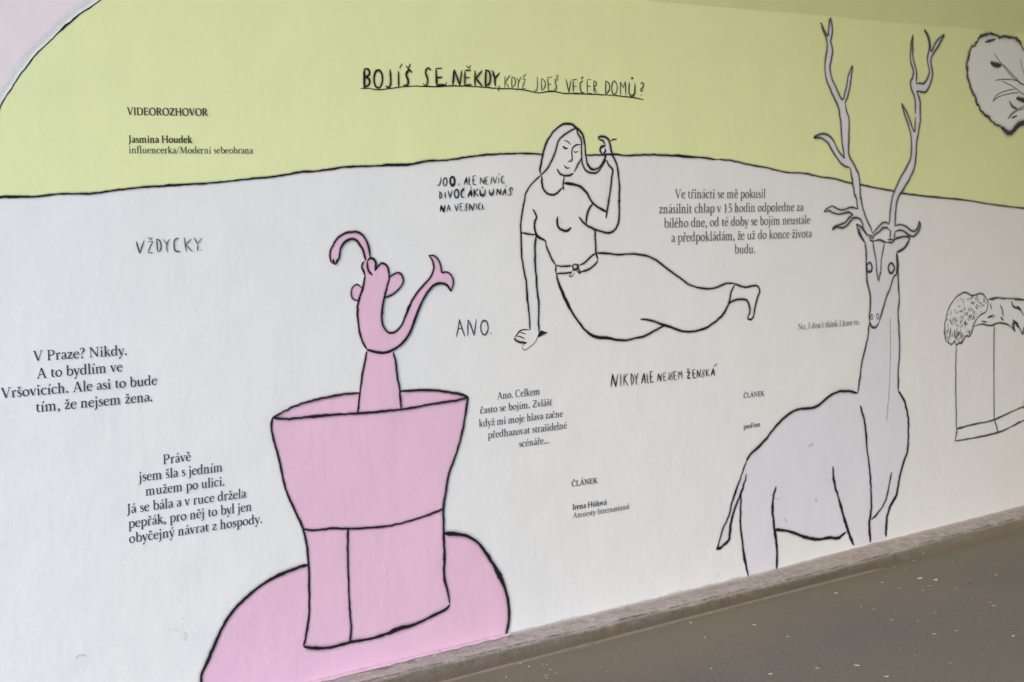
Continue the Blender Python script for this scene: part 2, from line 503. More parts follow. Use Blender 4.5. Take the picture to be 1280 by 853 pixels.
# --- woman
def woman():
    h = lambda p: crop(640, 140, 7.529, p)
    b = lambda p: crop(630, 230, 7.529, p)
    k = lambda p: crop(630, 310, 7.529, p)
    l = lambda p: crop(760, 300, 6.095, p)
    q = lambda p: crop(620, 390, 15.51, p)
    hair_out = h([(265, 590), (262, 540), (275, 470), (290, 400), (310, 320), (345, 250), (400, 175), (460, 125), (510, 112), (560, 120), (600, 150), (640, 180),
                  (668, 225), (680, 290), (690, 380), (697, 450)])
    head = hair_out + h([(715, 505), (750, 540), (800, 535), (840, 500), (885, 440), (890, 620), (885, 851)]) + \
        b([(965, 265), (900, 230), (835, 182), (780, 90), (720, 30)]) + h([(530, 672), (300, 700), (262, 600)])
    hand = h([(820, 262), (805, 245), (830, 232), (870, 235), (905, 262), (920, 300), (930, 360), (945, 415), (975, 470), (990, 530), (1000, 610), (905, 620),
              (925, 560), (900, 500), (870, 440), (840, 395), (825, 355), (840, 330), (875, 318), (850, 280)])
    torso = h([(262, 600), (165, 700), (128, 770)]) + b([(185, 180), (165, 300), (155, 400), (160, 600), (168, 720), (188, 851)]) + \
        k([(205, 320), (215, 450), (230, 600), (240, 770), (150, 775), (90, 850)]) + q([(350, 545), (510, 595), (500, 700), (530, 740), (680, 660), (790, 520)]) + \
        k([(325, 790), (322, 700), (325, 540), (305, 350), (295, 200)]) + b([(290, 650), (310, 505), (385, 545), (435, 680), (485, 765)]) + \
        k([(490, 240), (510, 330), (560, 450), (605, 545), (660, 640), (720, 725), (790, 800), (860, 838)]) + \
        l([(0, 755), (60, 762), (150, 764), (260, 740), (340, 700), (430, 655), (560, 695), (720, 680), (800, 635), (870, 570), (918, 488), (1000, 452), (1055, 460), (1080, 550), (1062, 598),
           (1100, 595), (1130, 460), (1155, 385), (1110, 350), (960, 332), (900, 330), (800, 370), (670, 358), (560, 300), (390, 172), (310, 128), (150, 108)]) + \
        b([(865, 655), (855, 540), (850, 435), (985, 462), (1040, 435), (1070, 380), (1082, 290), (1080, 0)]) + h([(990, 530), (935, 560)]) + \
        b([(985, 150), (965, 265), (835, 182), (780, 90), (720, 30)]) + h([(530, 672), (300, 700)])
    root = fill('painted_woman', [torso, head, hand], WHITE, wall, .0010)
    root['label'] = 'black outline drawing of a reclining long-haired woman twisting a strand of hair'
    def sub(name, items, label=None):
        L = Lines(.0014)
        for it in items:
            pts, w = it[0], it[1]
            kw = it[2] if len(it) > 2 else {}
            kw.setdefault('halo', 5.5)
            L.line(pts, w, **kw)
        o = L.build(name, MATS, root)
        if label: o['label'] = label
        return L, o
    sub('hair', [
        (hair_out + h([(715, 505), (750, 540), (800, 535), (840, 500), (870, 450), (885, 400)]), 1.7),
        (h([(600, 152), (545, 180), (480, 225), (435, 270), (420, 320), (400, 390), (370, 460), (335, 525), (290, 580), (262, 605)]), 1.15),
        (h([(605, 165), (618, 210), (650, 265), (652, 330), (652, 420), (660, 490), (690, 550), (730, 572), (795, 572), (825, 545), (855, 490), (885, 450)]), 1.35),
        (h([(920, 275), (945, 262), (985, 255)]), 1.3, dict(halo=2))])
    sub('face', [
        (h([(485, 268), (520, 278), (548, 308)]), 1.3, dict(halo=2)),
        (h([(475, 322), (490, 342), (522, 345)]), 1.6, dict(halo=3)),
        (h([(645, 308), (600, 312), (570, 335), (560, 380), (565, 440), (560, 465), (525, 468)]), 1.3, dict(halo=2)),
        (h([(575, 372), (595, 385), (620, 372)]), 1.3, dict(halo=2)),
        (h([(482, 502), (500, 525), (520, 532), (542, 525)]), 1.35, dict(halo=2)),
        (h([(418, 538), (445, 580), (490, 600), (540, 598), (575, 578)]), 1.7),
        (h([(580, 570), (605, 520), (635, 460), (652, 425)]), 1.0)])
    sub('neckline', [
        (h([(275, 605), (278, 660), (295, 730), (330, 770), (380, 782), (410, 775), (440, 745), (475, 712)]), 1.8),
        (h([(485, 605), (480, 700), (485, 740)]), 1.2)])
    sub('raised_arm', [
        (h([(820, 262), (805, 245), (830, 232), (870, 235), (905, 262), (920, 300), (930, 360), (945, 415), (975, 470), (990, 530), (1000, 610), (1008, 700), (1005, 851)]) +
         b([(1080, 150), (1082, 290), (1070, 380), (1040, 435), (985, 462), (920, 450), (850, 430), (800, 405), (750, 370), (700, 310)]), 1.6),
        (h([(815, 258), (855, 275), (880, 310)]), 1.5),
        (h([(805, 250), (815, 240)]), 2.4),
        (h([(880, 320), (840, 330), (825, 355), (840, 395), (855, 415)]), 2.0),
        (h([(865, 345), (880, 370), (850, 400)]), 1.8), (h([(888, 395), (865, 425)]), 1.8),
        (h([(888, 455), (905, 500), (945, 545), (935, 620), (925, 720), (905, 851)]) + b([(985, 150), (965, 270), (958, 328)]), 1.5),
        (b([(835, 182), (800, 235), (775, 310), (772, 378)]), 1.6)])
    sub('resting_arm', [
        (h([(262, 600), (220, 640), (165, 700), (128, 770), (113, 851)]) + b([(185, 180), (165, 300), (155, 400), (160, 500), (160, 600), (168, 720)]) +
         k([(180, 180), (205, 320, 1.3), (215, 450, 1.3), (230, 600), (243, 770, .9)]), 1.45),
        (b([(265, 238), (305, 310), (285, 370, 1.5), (290, 440, 1.4), (315, 495, 1.6), (360, 520), (400, 545)]), 1.5),
        (b([(160, 462), (230, 472), (300, 482)]), 1.2),
        (b([(300, 490), (290, 560), (290, 650), (288, 740), (298, 851)]) + k([(305, 350), (325, 540), (322, 700), (325, 790)]), 1.6)])
    Lh, o = sub('hand', [
        (q([(650, 345), (600, 345), (530, 345), (460, 365), (430, 410), (390, 460), (350, 510)]), 1.1, dict(halo=2)),
        (q([(345, 510), (360, 545), (430, 580), (510, 595), (590, 600)]), 1.6),
        (q([(440, 405), (510, 412), (570, 435)]), 1.0, dict(halo=2)), (q([(390, 470), (450, 475), (510, 500), (565, 525)]), 1.0, dict(halo=2)),
        (q([(545, 615), (510, 650), (500, 700), (530, 740), (600, 715), (680, 660), (750, 590), (790, 520), (820, 440)]), .9, dict(core=4, halo=0)),
        (q([(342, 515), (365, 550)]), 2.6, dict(halo=6))])
    S = Lines(.0017)
    S.line(q([(830, 440), (900, 415), (980, 398)]), 1.0, halo=9)
    S.blob(q([(818, 410), (845, 375), (880, 355), (930, 385), (995, 395), (930, 430), (850, 480), (808, 492)]))
    S.build('hand_shadow', MATS, root)
    sub('torso', [
        (h([(485, 675), (530, 675, 1.2), (600, 690), (650, 710)]) + b([(780, 90, .9), (835, 180, .9), (900, 230, .9), (965, 265, .9)]), 2.0),
        (b([(385, 545), (400, 600), (435, 680), (485, 765)]), 1.2),
        (b([(502, 308), (498, 360), (515, 415), (555, 440), (600, 440), (632, 412)]), 2.1),
        (b([(540, 342), (545, 372)]), .8, dict(halo=0, core=4)),
        (b([(850, 435), (858, 540), (862, 650), (880, 712)]), 1.7)])
    sub('belt', [
        (k([(488, 168), (560, 175), (640, 170)]), 1.3), (k([(705, 165), (760, 135), (820, 80), (865, 52)]), 1.4),
        (k([(485, 160), (488, 240)]), 1.6), (k([(488, 242), (560, 243), (630, 230)]), 1.6),
        (k([(720, 228), (790, 205), (850, 160), (882, 115)]), 1.4),
        (k([(650, 155), (675, 150), (695, 175), (680, 205), (655, 205), (643, 180), (650, 155)]), 1.7),
        (k([(695, 152), (693, 190), (720, 235), (705, 242), (680, 215)]), 1.3),
        (k([(640, 205), (630, 240), (608, 270), (635, 272), (665, 235)]), .9, dict(halo=2))])
    sub('skirt', [
        (k([(865, 48), (960, 52), (1080, 65)]) + l([(85, 114), (150, 108), (240, 112), (310, 128), (390, 172, 1.1), (480, 245), (560, 300), (620, 342), (670, 358, 1.1),
           (740, 373), (800, 370), (850, 352), (900, 330), (960, 332)]), 1.35),
        (k([(490, 240), (510, 330, 1.3), (560, 450, 1.4), (605, 545, 1.5), (660, 640), (720, 725), (790, 800, 1.2), (860, 838, 1.4), (960, 848, 1.2)]) +
         l([(60, 762, .9), (150, 764, .9), (200, 748, .8), (260, 740, .8), (340, 700, .7), (430, 650, .7)]), 1.9),
        (l([(965, 338, .8), (935, 400, .8), (918, 485), (870, 570, 1.1), (800, 635), (720, 680), (640, 698, 1.1), (560, 695), (490, 670, 1.4), (400, 640), (320, 612), (245, 603, 1.2)]), 1.6)])
    sub('foot', [
        (l([(955, 332), (1040, 360), (1110, 350), (1140, 352), (1155, 385), (1130, 460), (1115, 530), (1100, 595), (1080, 610), (1062, 598), (1080, 550), (1075, 500),
            (1055, 460), (1000, 452), (950, 465), (918, 488)]), 1.5)])
woman()

# --- pink hat with the creature
def hat():
    a = lambda p: crop(400, 270, 6.4, p)
    b = lambda p: crop(400, 380, 7.111, p)
    c = lambda p: crop(320, 470, 4.571, p)
    d = lambda p: crop(320, 620, 4.571, p)
    e = lambda p: crop(240, 640, 4.741, p)
    f = lambda p: crop(420, 640, 4.741, p)
    g = lambda p: crop(230, 673, 4.741, p)
    left = c([(90, 240), (85, 300), (100, 370), (130, 480), (165, 640), (215, 760), (258, 850)]) + e([(655, 100), (675, 180), (688, 310), (692, 450), (690, 620), (675, 720), (660, 798)])
    bottom = e([(660, 798, 1.2), (740, 808), (830, 800), (945, 770, 1.1), (1060, 750, .9), (1170, 715, 1.6), (1225, 690, 1.7)]) + f([(440, 675, .9), (480, 660, .9), (580, 610), (650, 575), (672, 548, .9)])
    right = c([(1208, 118), (1190, 250), (1150, 420), (1100, 560), (1080, 680), (1068, 760)]) + f([(635, 60), (635, 130, 1.3), (640, 250, 1.3), (640, 400, 1.2), (655, 450, .8), (672, 545, .7)])
    rim_back = c([(90, 240), (190, 185), (300, 145), (430, 115), (500, 103), (583, 97)])
    rim_back2 = c([(822, 88), (900, 82, 1.2), (1000, 82), (1100, 92), (1150, 100, 1.2), (1205, 118)])
    brim_l = [tuple(p) for p in e([(685, 310), (610, 335), (500, 380, 1.2), (400, 440), (310, 515), (230, 600, 1.2), (170, 700)])] + g([(175, 640, 1.2), (125, 755, 1.2), (105, 800), (98, 853), (92, 960)])
    brim_r = f([(640, 130), (700, 130, 1.2), (760, 140), (830, 175), (880, 235), (930, 310, 1.2), (965, 375, 2.0), (1005, 470), (1022, 560), (1020, 660), (1005, 735, .7)])
    brim_fill = list(reversed(brim_l)) + bottom[3:5] + brim_r + [(600, 803), (525, 822), (480, 833), (420, 848), (375, 858), (300, 876), (250, 889)]
    base_pts = [wall_point(x, y) for x, y in ((628, 797), (525, 822), (420, 848), (300, 878))]
    hat_fill = left + bottom[1:] + list(reversed(right)) + list(reversed(rim_back2)) + c([(700, 110)]) + list(reversed(rim_back))
    root = fill('painted_hat', [[p[:2] for p in brim_fill], [p[:2] for p in hat_fill]], PINK, wall, .0010)
    root['label'] = 'pink top hat drawing resting on its round brim, outlined in black'
    def sub(name, items, label=None, base=.0022):
        L = Lines(base)
        for it in items:
            kw = dict(it[2]) if len(it) > 2 else {}
            kw.setdefault('halo', 6)
            L.line(it[0], it[1], **kw)
        o = L.build(name, MATS, root)
        if label: o['label'] = label
        return o
    sub('brim_outline', [(brim_l, 2.2, dict(halo=9, rough=.2))])
    sub('brim_outline', [(brim_r, 2.4, dict(halo=9, rough=.25))])
    sub('crown_outline', [(left, 1.8), (bottom, 2.2, dict(halo=9, rough=.25)), (right, 1.8, dict(halo=7))], base=.0024)
    sub('crown_rim', [(rim_back, 1.6, dict(jit=.5)), (rim_back2, 1.8, dict(jit=.5)),
                      (c([(90, 240), (170, 245), (260, 238), (330, 230, 1.5), (450, 220), (580, 213), (650, 208, 1.3), (760, 198), (830, 190), (900, 180), (1000, 160), (1100, 145), (1150, 138), (1205, 122)]), 1.6, dict(jit=.45))], base=.0042)
    sub('hat_band', [(d([(268, 190), (320, 196), (400, 188), (440, 185, 1.4), (520, 187), (640, 182), (750, 172), (860, 147), (960, 115), (1025, 92), (1065, 72)]), 1.5, dict(jit=.5)),
                     (e([(920, 100), (920, 250), (925, 420), (930, 560), (940, 680), (935, 770)]), 1.7)], base=.0028)
    # creature standing out of the hat
    u_out = a([(355, 480), (340, 560), (330, 600), (310, 660), (295, 740)]) + b([(330, 40), (328, 100), (345, 240), (375, 340), (410, 405)])
    rgt = a([(438, 440), (460, 400), (495, 378), (530, 400), (545, 450), (548, 500), (530, 570), (512, 650), (495, 720), (490, 790)]) + b([(545, 60), (543, 120), (555, 190), (595, 250), (625, 258), (660, 252), (710, 200), (745, 130), (800, 0)]) + \
        a([(690, 760), (740, 660), (790, 590), (850, 525), (890, 470), (905, 400), (890, 350), (862, 318)])
    fluke = a([(862, 318), (905, 318), (940, 350), (965, 410), (968, 455), (1000, 448), (1040, 470), (1062, 520), (1045, 605)])
    tail = a([(1045, 605), (1010, 555), (960, 538), (905, 555), (850, 620), (800, 710), (745, 851)]) + b([(840, 130), (800, 240), (760, 310), (700, 370), (640, 410), (560, 435), (500, 430), (410, 408)])
    trunk_o = a([(80, 370), (75, 300), (95, 240), (140, 175), (200, 137), (250, 128), (300, 130), (345, 165), (375, 220), (392, 290), (395, 330)])
    trunk_i = a([(130, 375), (150, 330), (155, 280), (185, 215), (230, 188), (275, 188), (310, 225), (345, 290), (358, 360)])
    bumps = a([(355, 480), (345, 450), (330, 410), (335, 380), (350, 365), (372, 365), (395, 340), (420, 340), (438, 370), (438, 440)])
    body = bumps + rgt[1:] + fluke[1:] + tail[1:] + list(reversed(u_out))[1:-1]
    neck = b([(410, 415), (400, 480), (375, 600), (355, 740)]) + c([(590, 100), (578, 213), (650, 208), (760, 198), (829, 190), (818, 100)]) + b([(685, 660), (665, 520), (645, 425), (560, 432), (500, 430)])
    ear1 = a([(330, 572), (290, 548), (262, 565), (245, 610), (250, 650), (275, 675), (305, 678)])
    ear2 = a([(545, 500), (580, 470), (620, 455), (650, 470), (662, 515), (645, 560), (600, 610), (555, 640), (510, 655)])
    croot = fill('painted_creature', [[p[:2] for p in q] for q in (neck, body, trunk_o + list(reversed(trunk_i)), ear1, ear2)], PINK, wall, .0030)
    croot['label'] = 'pink creature drawing with curled trunk, round ears and fishtail rising out of the hat'
    def csub(name, items, label=None, base=.0036):
        L = Lines(base)
        for it in items:
            kw = dict(it[2]) if len(it) > 2 else {}
            kw.setdefault('halo', 5.5)
            L.line(it[0], it[1], **kw)
        o = L.build(name, MATS, croot)
        if label: o['label'] = label
    csub('trunk', [(trunk_o, 1.6), (trunk_i, 1.7), (a([(80, 370), (95, 382), (103, 345), (110, 386), (124, 386), (130, 345), (136, 368)]), 1.5, dict(smooth=False))])
    csub('head', [(a([(350, 365), (335, 380), (330, 410), (345, 450), (355, 480)]), 2.0), (a([(372, 365), (375, 410), (390, 450), (415, 475)]), 1.8),
                  (a([(372, 365), (395, 340), (420, 340), (438, 370), (438, 440)]), 1.9)])
    csub('ear', [(ear1, 1.2)], 'small left ear', .0032)
    csub('ear', [(ear2, 1.2)], 'larger right ear', .0032)
    csub('body', [(u_out, 2.0), (rgt, 1.6)])
    csub('fishtail', [(fluke, 1.2), (tail, 2.0)])
    csub('neck', [(b([(410, 415), (400, 480), (375, 600), (355, 740)]) + c([(588, 120), (578, 213)]), 1.7),
                  (b([(645, 425), (665, 520), (685, 660), (705, 780)]) + c([(818, 100), (828, 188)]), 1.7)])
hat()

# --- stag
def stag():
    a = lambda p: crop(990, 10, 6.4, p)
    b = lambda p: crop(990, 130, 6.4, p)
    c = lambda p: crop(1010, 230, 7.529, p)
    d = lambda p: crop(1030, 330, 8.533, p)
    e = lambda p: crop(880, 400, 4.741, p)
    f = lambda p: crop(880, 550, 4.741, p)
    la_left = a([(225, 118, .7), (250, 190), (278, 270), (275, 350), (262, 430), (262, 520), (280, 600), (320, 690), (365, 790)]) + b([(380, 90), (390, 200), (400, 330), (418, 440)])
    la_tine1 = a([(225, 118), (240, 150), (285, 225), (290, 170), (303, 85), (318, 150), (318, 210), (305, 265), (320, 330), (315, 400), (300, 480), (315, 560), (345, 630), (400, 735),
                  (430, 640), (450, 540), (480, 462), (470, 560), (450, 680), (420, 770)])
    la_r = a([(420, 770), (440, 851)]) + b([(450, 100), (452, 250), (450, 400), (460, 430), (500, 500), (530, 570), (540, 660), (545, 760)]) + c([(490, 120), (510, 220), (545, 330), (580, 400), (605, 470)])
    la_br = b([(418, 440), (370, 380), (330, 300), (290, 255), (225, 242), (170, 272), (215, 270), (270, 300), (310, 360), (360, 440), (410, 495), (462, 512)])
    la_low = b([(462, 512), (480, 620), (500, 740)]) + c([(440, 100), (468, 235)])
    la_brow = c([(468, 235), (420, 222), (380, 225), (325, 245), (270, 235), (225, 208), (180, 230), (148, 262), (200, 255), (240, 278), (290, 285), (340, 275), (390, 270), (420, 290)])
    la_brow2 = c([(420, 290), (380, 320), (350, 360), (300, 385), (250, 400), (220, 432), (260, 408), (330, 412), (370, 385), (400, 345), (430, 320), (480, 325), (510, 370), (515, 420), (555, 480)])
    ant_l = la_left + la_br[1:] + la_low[1:] + la_brow[1:] + la_brow2[1:] + list(reversed(la_r)) + list(reversed(la_tine1))
    ra_tip_r = a([(960, 215, .7), (962, 330), (965, 400), (985, 480), (993, 560), (990, 610)])
    ra_tip_l = a([(958, 215, .7), (945, 330), (945, 430), (965, 500), (960, 560), (942, 600), (955, 660), (975, 710), (985, 851)])
    ra_hook = a([(990, 610), (1015, 600), (1045, 612), (1075, 570), (1095, 500), (1080, 430), (1085, 370), (1095, 300), (1080, 230), (1055, 178), (1085, 220), (1100, 280), (1108, 350),
                 (1150, 270), (1210, 215), (1170, 300), (1115, 385), (1105, 440), (1118, 500), (1112, 580), (1090, 640), (1065, 675), (990, 665)])
    ra_in = b([(983, 100), (975, 225), (950, 170), (920, 80), (870, -5)])
    ra_out = b([(870, -5), (895, 80), (925, 170), (945, 240), (950, 330), (945, 430), (910, 510), (860, 600), (815, 700), (795, 760)]) + c([(775, 200), (765, 300), (760, 380)])
    ra_r = a([(990, 665), (1018, 740), (1022, 851)]) + b([(1020, 150), (1000, 260), (990, 350), (985, 450), (960, 550), (900, 660), (850, 740)]) + c([(835, 150), (820, 260), (812, 400)])
    ra_bl = c([(605, 470), (650, 410), (690, 370), (730, 360), (760, 380)])
    ra_bl2 = c([(610, 490), (660, 450), (700, 415), (740, 410), (760, 440)])
    ra_br = c([(812, 400), (860, 382), (900, 392), (950, 430), (990, 452), (1025, 420), (1045, 355), (1050, 400), (1030, 450), (990, 495), (950, 485), (900, 450), (850, 435), (815, 450)])
    ant_r = ra_tip_l + ra_in + ra_out[1:] + list(reversed(ra_bl))[1:] + ra_bl2 + c([(765, 520), (805, 520)]) + list(reversed(ra_br)) + list(reversed(ra_r)) + list(reversed(ra_hook))[1:] + list(reversed(ra_tip_r))[1:]
    back = e([(908, 435), (870, 425), (820, 422), (770, 435), (730, 460), (680, 505), (640, 522), (590, 525), (530, 540), (480, 575), (420, 635), (370, 700), (320, 755), (270, 800)])
    tail_o = f([(248, 130), (210, 240), (180, 325, 1.4), (160, 375), (150, 440), (110, 530), (90, 600), (72, 650, 1.3)])
    tail_i = f([(72, 650, 1.5), (110, 630, 1.6), (145, 590, 1.2), (155, 500, 1.3), (185, 400), (215, 320), (235, 260, .8), (252, 200, .5)])
    neck_l = d([(482, 620), (468, 740)]) + e([(970, 100), (940, 220), (925, 320), (908, 435)])
    neck_r = c([(835, 650), (845, 760)]) + d([(785, 60, .8), (790, 220), (800, 380), (788, 500), (792, 620), (800, 760)]) + e([(1158, 150), (1150, 300), (1148, 420)])
    chest = e([(1148, 420), (1180, 470), (1205, 560), (1210, 680), (1203, 780)]) + f([(1185, 120), (1155, 230), (1140, 320, 1.2), (1100, 400, 1.3), (1080, 480, 1.4), (1078, 572, 1.3)])
    head_l = c([(535, 550), (545, 640), (545, 760)]) + d([(448, 20), (450, 100), (458, 200), (488, 320), (492, 420), (485, 520), (482, 620)])
    ear_l = c([(450, 375), (465, 420), (485, 490), (530, 555)])
    ear_l2 = c([(450, 375), (500, 410), (530, 450), (555, 500)])
    skull = c([(630, 535), (670, 525), (710, 545), (740, 550)])
    ear_r = c([(800, 535), (850, 505), (910, 498), (950, 505), (935, 560), (900, 610), (830, 640)])
    body = back + tail_o[:1] + f([(235, 230), (218, 320), (215, 430), (215, 500), (230, 640), (240, 720), (262, 815), (345, 800), (430, 775), (428, 620), (415, 535), (540, 555), (600, 578), (680, 588), (790, 582), (840, 545), (885, 626), (985, 605), (1078, 580), (1080, 480)]) + \
        list(reversed(chest))[3:] + list(reversed(neck_r))[1:] + list(reversed(ear_r))[1:] + list(reversed(skull)) + list(reversed(ear_l2)) + ear_l[1:] + head_l[1:] + neck_l[1:-1]
    tailf = tail_o + tail_i[1:]
    root = fill('painted_stag', [[p[:2] for p in q] for q in (body, tailf)], STAGP, wall, .0010)
    root['label'] = 'grey lilac stag drawing with tall branching antlers, standing at the foot of the wall'
    def sub(name, items, base=.0016, label=None, fillp=None):
        L = Lines(base)
        if fillp:
            o = fill(name, [[p[:2] for p in fillp]], STAGP, root, base - .0003, smooth=False)
            par = o
        for it in items:
            kw = dict(it[2]) if len(it) > 2 else {}
            kw.setdefault('halo', 5)
            kw.setdefault('hm', 1)
            L.line(it[0], it[1], **kw)
        if fillp:      # merge the lines into the filled mesh
            me = o.data
            v0 = [tuple(v.co) for v in me.vertices]; f0 = [tuple(p.vertices) for p in me.polygons]
            n0 = len(v0)
            bpy.data.objects.remove(o)
            mats = MATS + [STAGP]
            o = link_mesh(name, v0 + L.v, f0 + [tuple(i + n0 for i in q) for q in L.f], mats, root,
                          [5] * len(f0) + L.mi, [(0, .5)] * n0 + L.uv)
        else:
            o = L.build(name, MATS, root)
        if label: o['label'] = label
        return o
    G = dict(core=2, halo=6, hm=3)
    sub('antler', [(la_left, 1.25, G), (la_tine1, 1.25, G), (la_r, 1.3, G), (la_br, 1.35, G), (la_low, 1.3, G), (la_brow, 1.35, G), (la_brow2, 1.35, G),
                   (c([(555, 480), (600, 492), (625, 490)]), 1.4, G), (c([(560, 500), (590, 512), (620, 508)]), 1.2, G), (c([(570, 525), (600, 545), (630, 530)]), 1.4, G)],
        .0022, 'left antler with forked tips', smooth_line(P3(ant_l), 2, True)[:-1])
    sub('antler', [(ra_tip_l, 1.25, G), (ra_tip_r, 1.25, G), (ra_hook, 1.3, G), (ra_in, 1.2, G), (ra_out, 1.25, G), (ra_r, 1.3, G), (ra_bl, 1.3, G), (ra_bl2, 1.3, G), (ra_br, 1.5, G),
                   (c([(765, 430), (765, 520)]), 1.2, G), (c([(815, 450), (805, 520)]), 1.2, G),
                   (c([(740, 530), (770, 525), (805, 530)]), 1.5, G), (c([(735, 550), (780, 555), (805, 540)]), 1.5, G)],
        .0028, 'right antler with hooked tip', smooth_line(P3(ant_r), 2, True)[:-1])
    g = dict(core=2)
    sub('ear', [(ear_l, 1.3, g), (ear_l2, 1.3, g), (c([(480, 415), (490, 470), (535, 545)]), .9, g)], .0018, 'left ear')
    sub('ear', [(ear_r, 1.5, g), (c([(955, 510), (925, 570), (880, 630), (835, 645)]), 1.0, g)], .0018, 'right ear')
    sub('head', [(head_l, 1.6, g), (skull, 1.8, g), (c([(605, 550), (630, 680), (645, 851)]) + d([(560, 110), (582, 190)]), 1.0, g),
                 (c([(715, 560), (690, 700), (680, 851)]) + d([(600, 90), (582, 190)]), 1.0, g),
                 (c([(828, 645), (835, 740), (828, 851)]) + d([(745, 130), (710, 240), (660, 360), (620, 500), (585, 620)]), 1.35, g),
                 (d([(485, 620), (500, 665), (530, 682), (560, 668), (585, 620)]), 1.5, g)])
    for (cx, cy, rx, ry) in ((573, 787, 27, 45), (780, 795, 30, 50)):
        L = Lines(.0019); p = c([(cx, cy)])[0]
        L.ring(p[0], p[1], rx / 7.529, ry / 7.529, 2.0, core=2, halo=5, hm=3)
        L.build('eye', MATS, root)
    for (cx, cy, rx, ry) in ((505, 568, 10, 28), (568, 562, 11, 30)):
        L = Lines(.0019); p = d([(cx, cy)])[0]
        L.ring(p[0], p[1], rx / 8.533, ry / 8.533, 1.0, core=2)
        L.build('nostril', MATS, root)
    sub('neck', [(neck_l, 1.35), (neck_r, 1.45, g), (d([(703, 575), (705, 700)]) + e([(1103, 200), (1095, 420), (1080, 600)]), .8, dict(core=4, halo=0))])
    sub('back', [(back + f([(248, 130)]), 1.9, dict(jit=.5, halo=7))])
    sub('tail', [(tail_o, 1.5, dict(jit=.6)), (tail_i, 2.0, dict(jit=.6, rough=.3))])
    sub('chest', [(chest, 2.0, dict(jit=.5)), (e([(923, 508), (945, 580), (960, 700)]) + f([(965, 60, .8), (975, 130, .8), (985, 250), (990, 400), (978, 500, 1.3), (985, 608, 1.3)]), 2.0, dict(jit=.5))])
    sub('belly', [(f([(415, 535), (470, 535), (540, 555), (600, 578), (680, 588), (750, 580), (790, 582), (840, 545)]), 2.4, dict(jit=.7, rough=.3))])
    sub('leg', [(f([(218, 320), (215, 430), (215, 500), (230, 640), (238, 700, 1.7), (262, 812)]), 1.7, dict(jit=.6)), (f([(425, 275, .8), (405, 370, 1.1), (412, 500, 1.2), (428, 620), (430, 770)]), 2.4, dict(jit=.6, rough=.3))], label='hind leg')
    sub('leg', [(f([(762, 158, .8), (768, 240), (800, 360), (830, 470, 1.3), (860, 560, 1.2), (885, 624)]), 2.3, dict(jit=.6, rough=.3))], label='foreleg')
    sub('leg', [(f([(1110, 190), (1095, 270), (1070, 370), (1030, 430), (990, 475)]), 1.5)], label='far foreleg')
stag()

# --- round plant drawing, top right
def plant():
    t = lambda p: crop(1190, 30, 5.689, p)
    out = t([(512, 200), (490, 150), (450, 105), (400, 98), (360, 85), (330, 105), (320, 80), (270, 72), (210, 80), (185, 110), (165, 150), (135, 180), (120, 230), (105, 290), (105, 350),
             (120, 420), (150, 500), (180, 570), (210, 620), (250, 660), (300, 710), (350, 735), (400, 780), (420, 785), (450, 750), (500, 705), (560, 715), (610, 680), (660, 560), (670, 420), (620, 290), (560, 250)])
    root = fill('painted_bush', [out], paint('pale_grey_paint', (.77, .80, .83)), wall, .0010)
    root['label'] = 'round pale bush drawing with rough black edge at the upper right'
    L = Lines()
    rr = random.Random(4)
    jag = []
    for p in smooth_line(P3(out), 2.2, True):
        jag.append((p[0] + rr.uniform(-1.1, 1.1), p[1] + rr.uniform(-1.1, 1.1), rr.uniform(.6, 1.5)))
    L.line(jag, 1.9, halo=8, hm=3, core=2, rough=.4)
    L.line(t([(350, 735), (400, 775), (430, 760), (470, 715), (512, 700), (570, 712)]), 3.6, halo=11, hm=3, core=2, rough=.5)
    L.build('outline', MATS, root)
    for pts, w in (([(232, 135), (270, 120), (310, 108)], 2.2), ([(270, 275), (300, 290), (350, 295)], 3.8), ([(455, 530), (512, 545), (540, 545)], 4.5),
                   ([(405, 550), (430, 590), (460, 605)], 2.2), ([(420, 670), (460, 655)], 2.2)):
        L = Lines(); L.line(t(pts), w, halo=8, hm=3, core=2, rough=.4); L.build('spray_mark', MATS, root)
    for pts in ([(300, 210), (350, 285), (430, 380), (500, 435)], [(360, 290), (410, 340), (495, 430)], [(305, 400), (390, 395), (470, 410), (530, 450)],
                [(350, 405), (420, 440), (530, 520)], [(285, 555), (320, 505), (390, 475), (450, 465)], [(285, 555), (330, 520), (420, 495), (480, 490)],
                [(482, 245), (495, 300), (520, 380)], [(395, 675), (430, 630), (512, 585), (540, 580)], [(395, 678), (450, 625), (520, 600)]):
        L = Lines(); L.line(t(pts), 1.0, core=2, halo=0); L.build('leaf_blade', MATS, root)
plant()

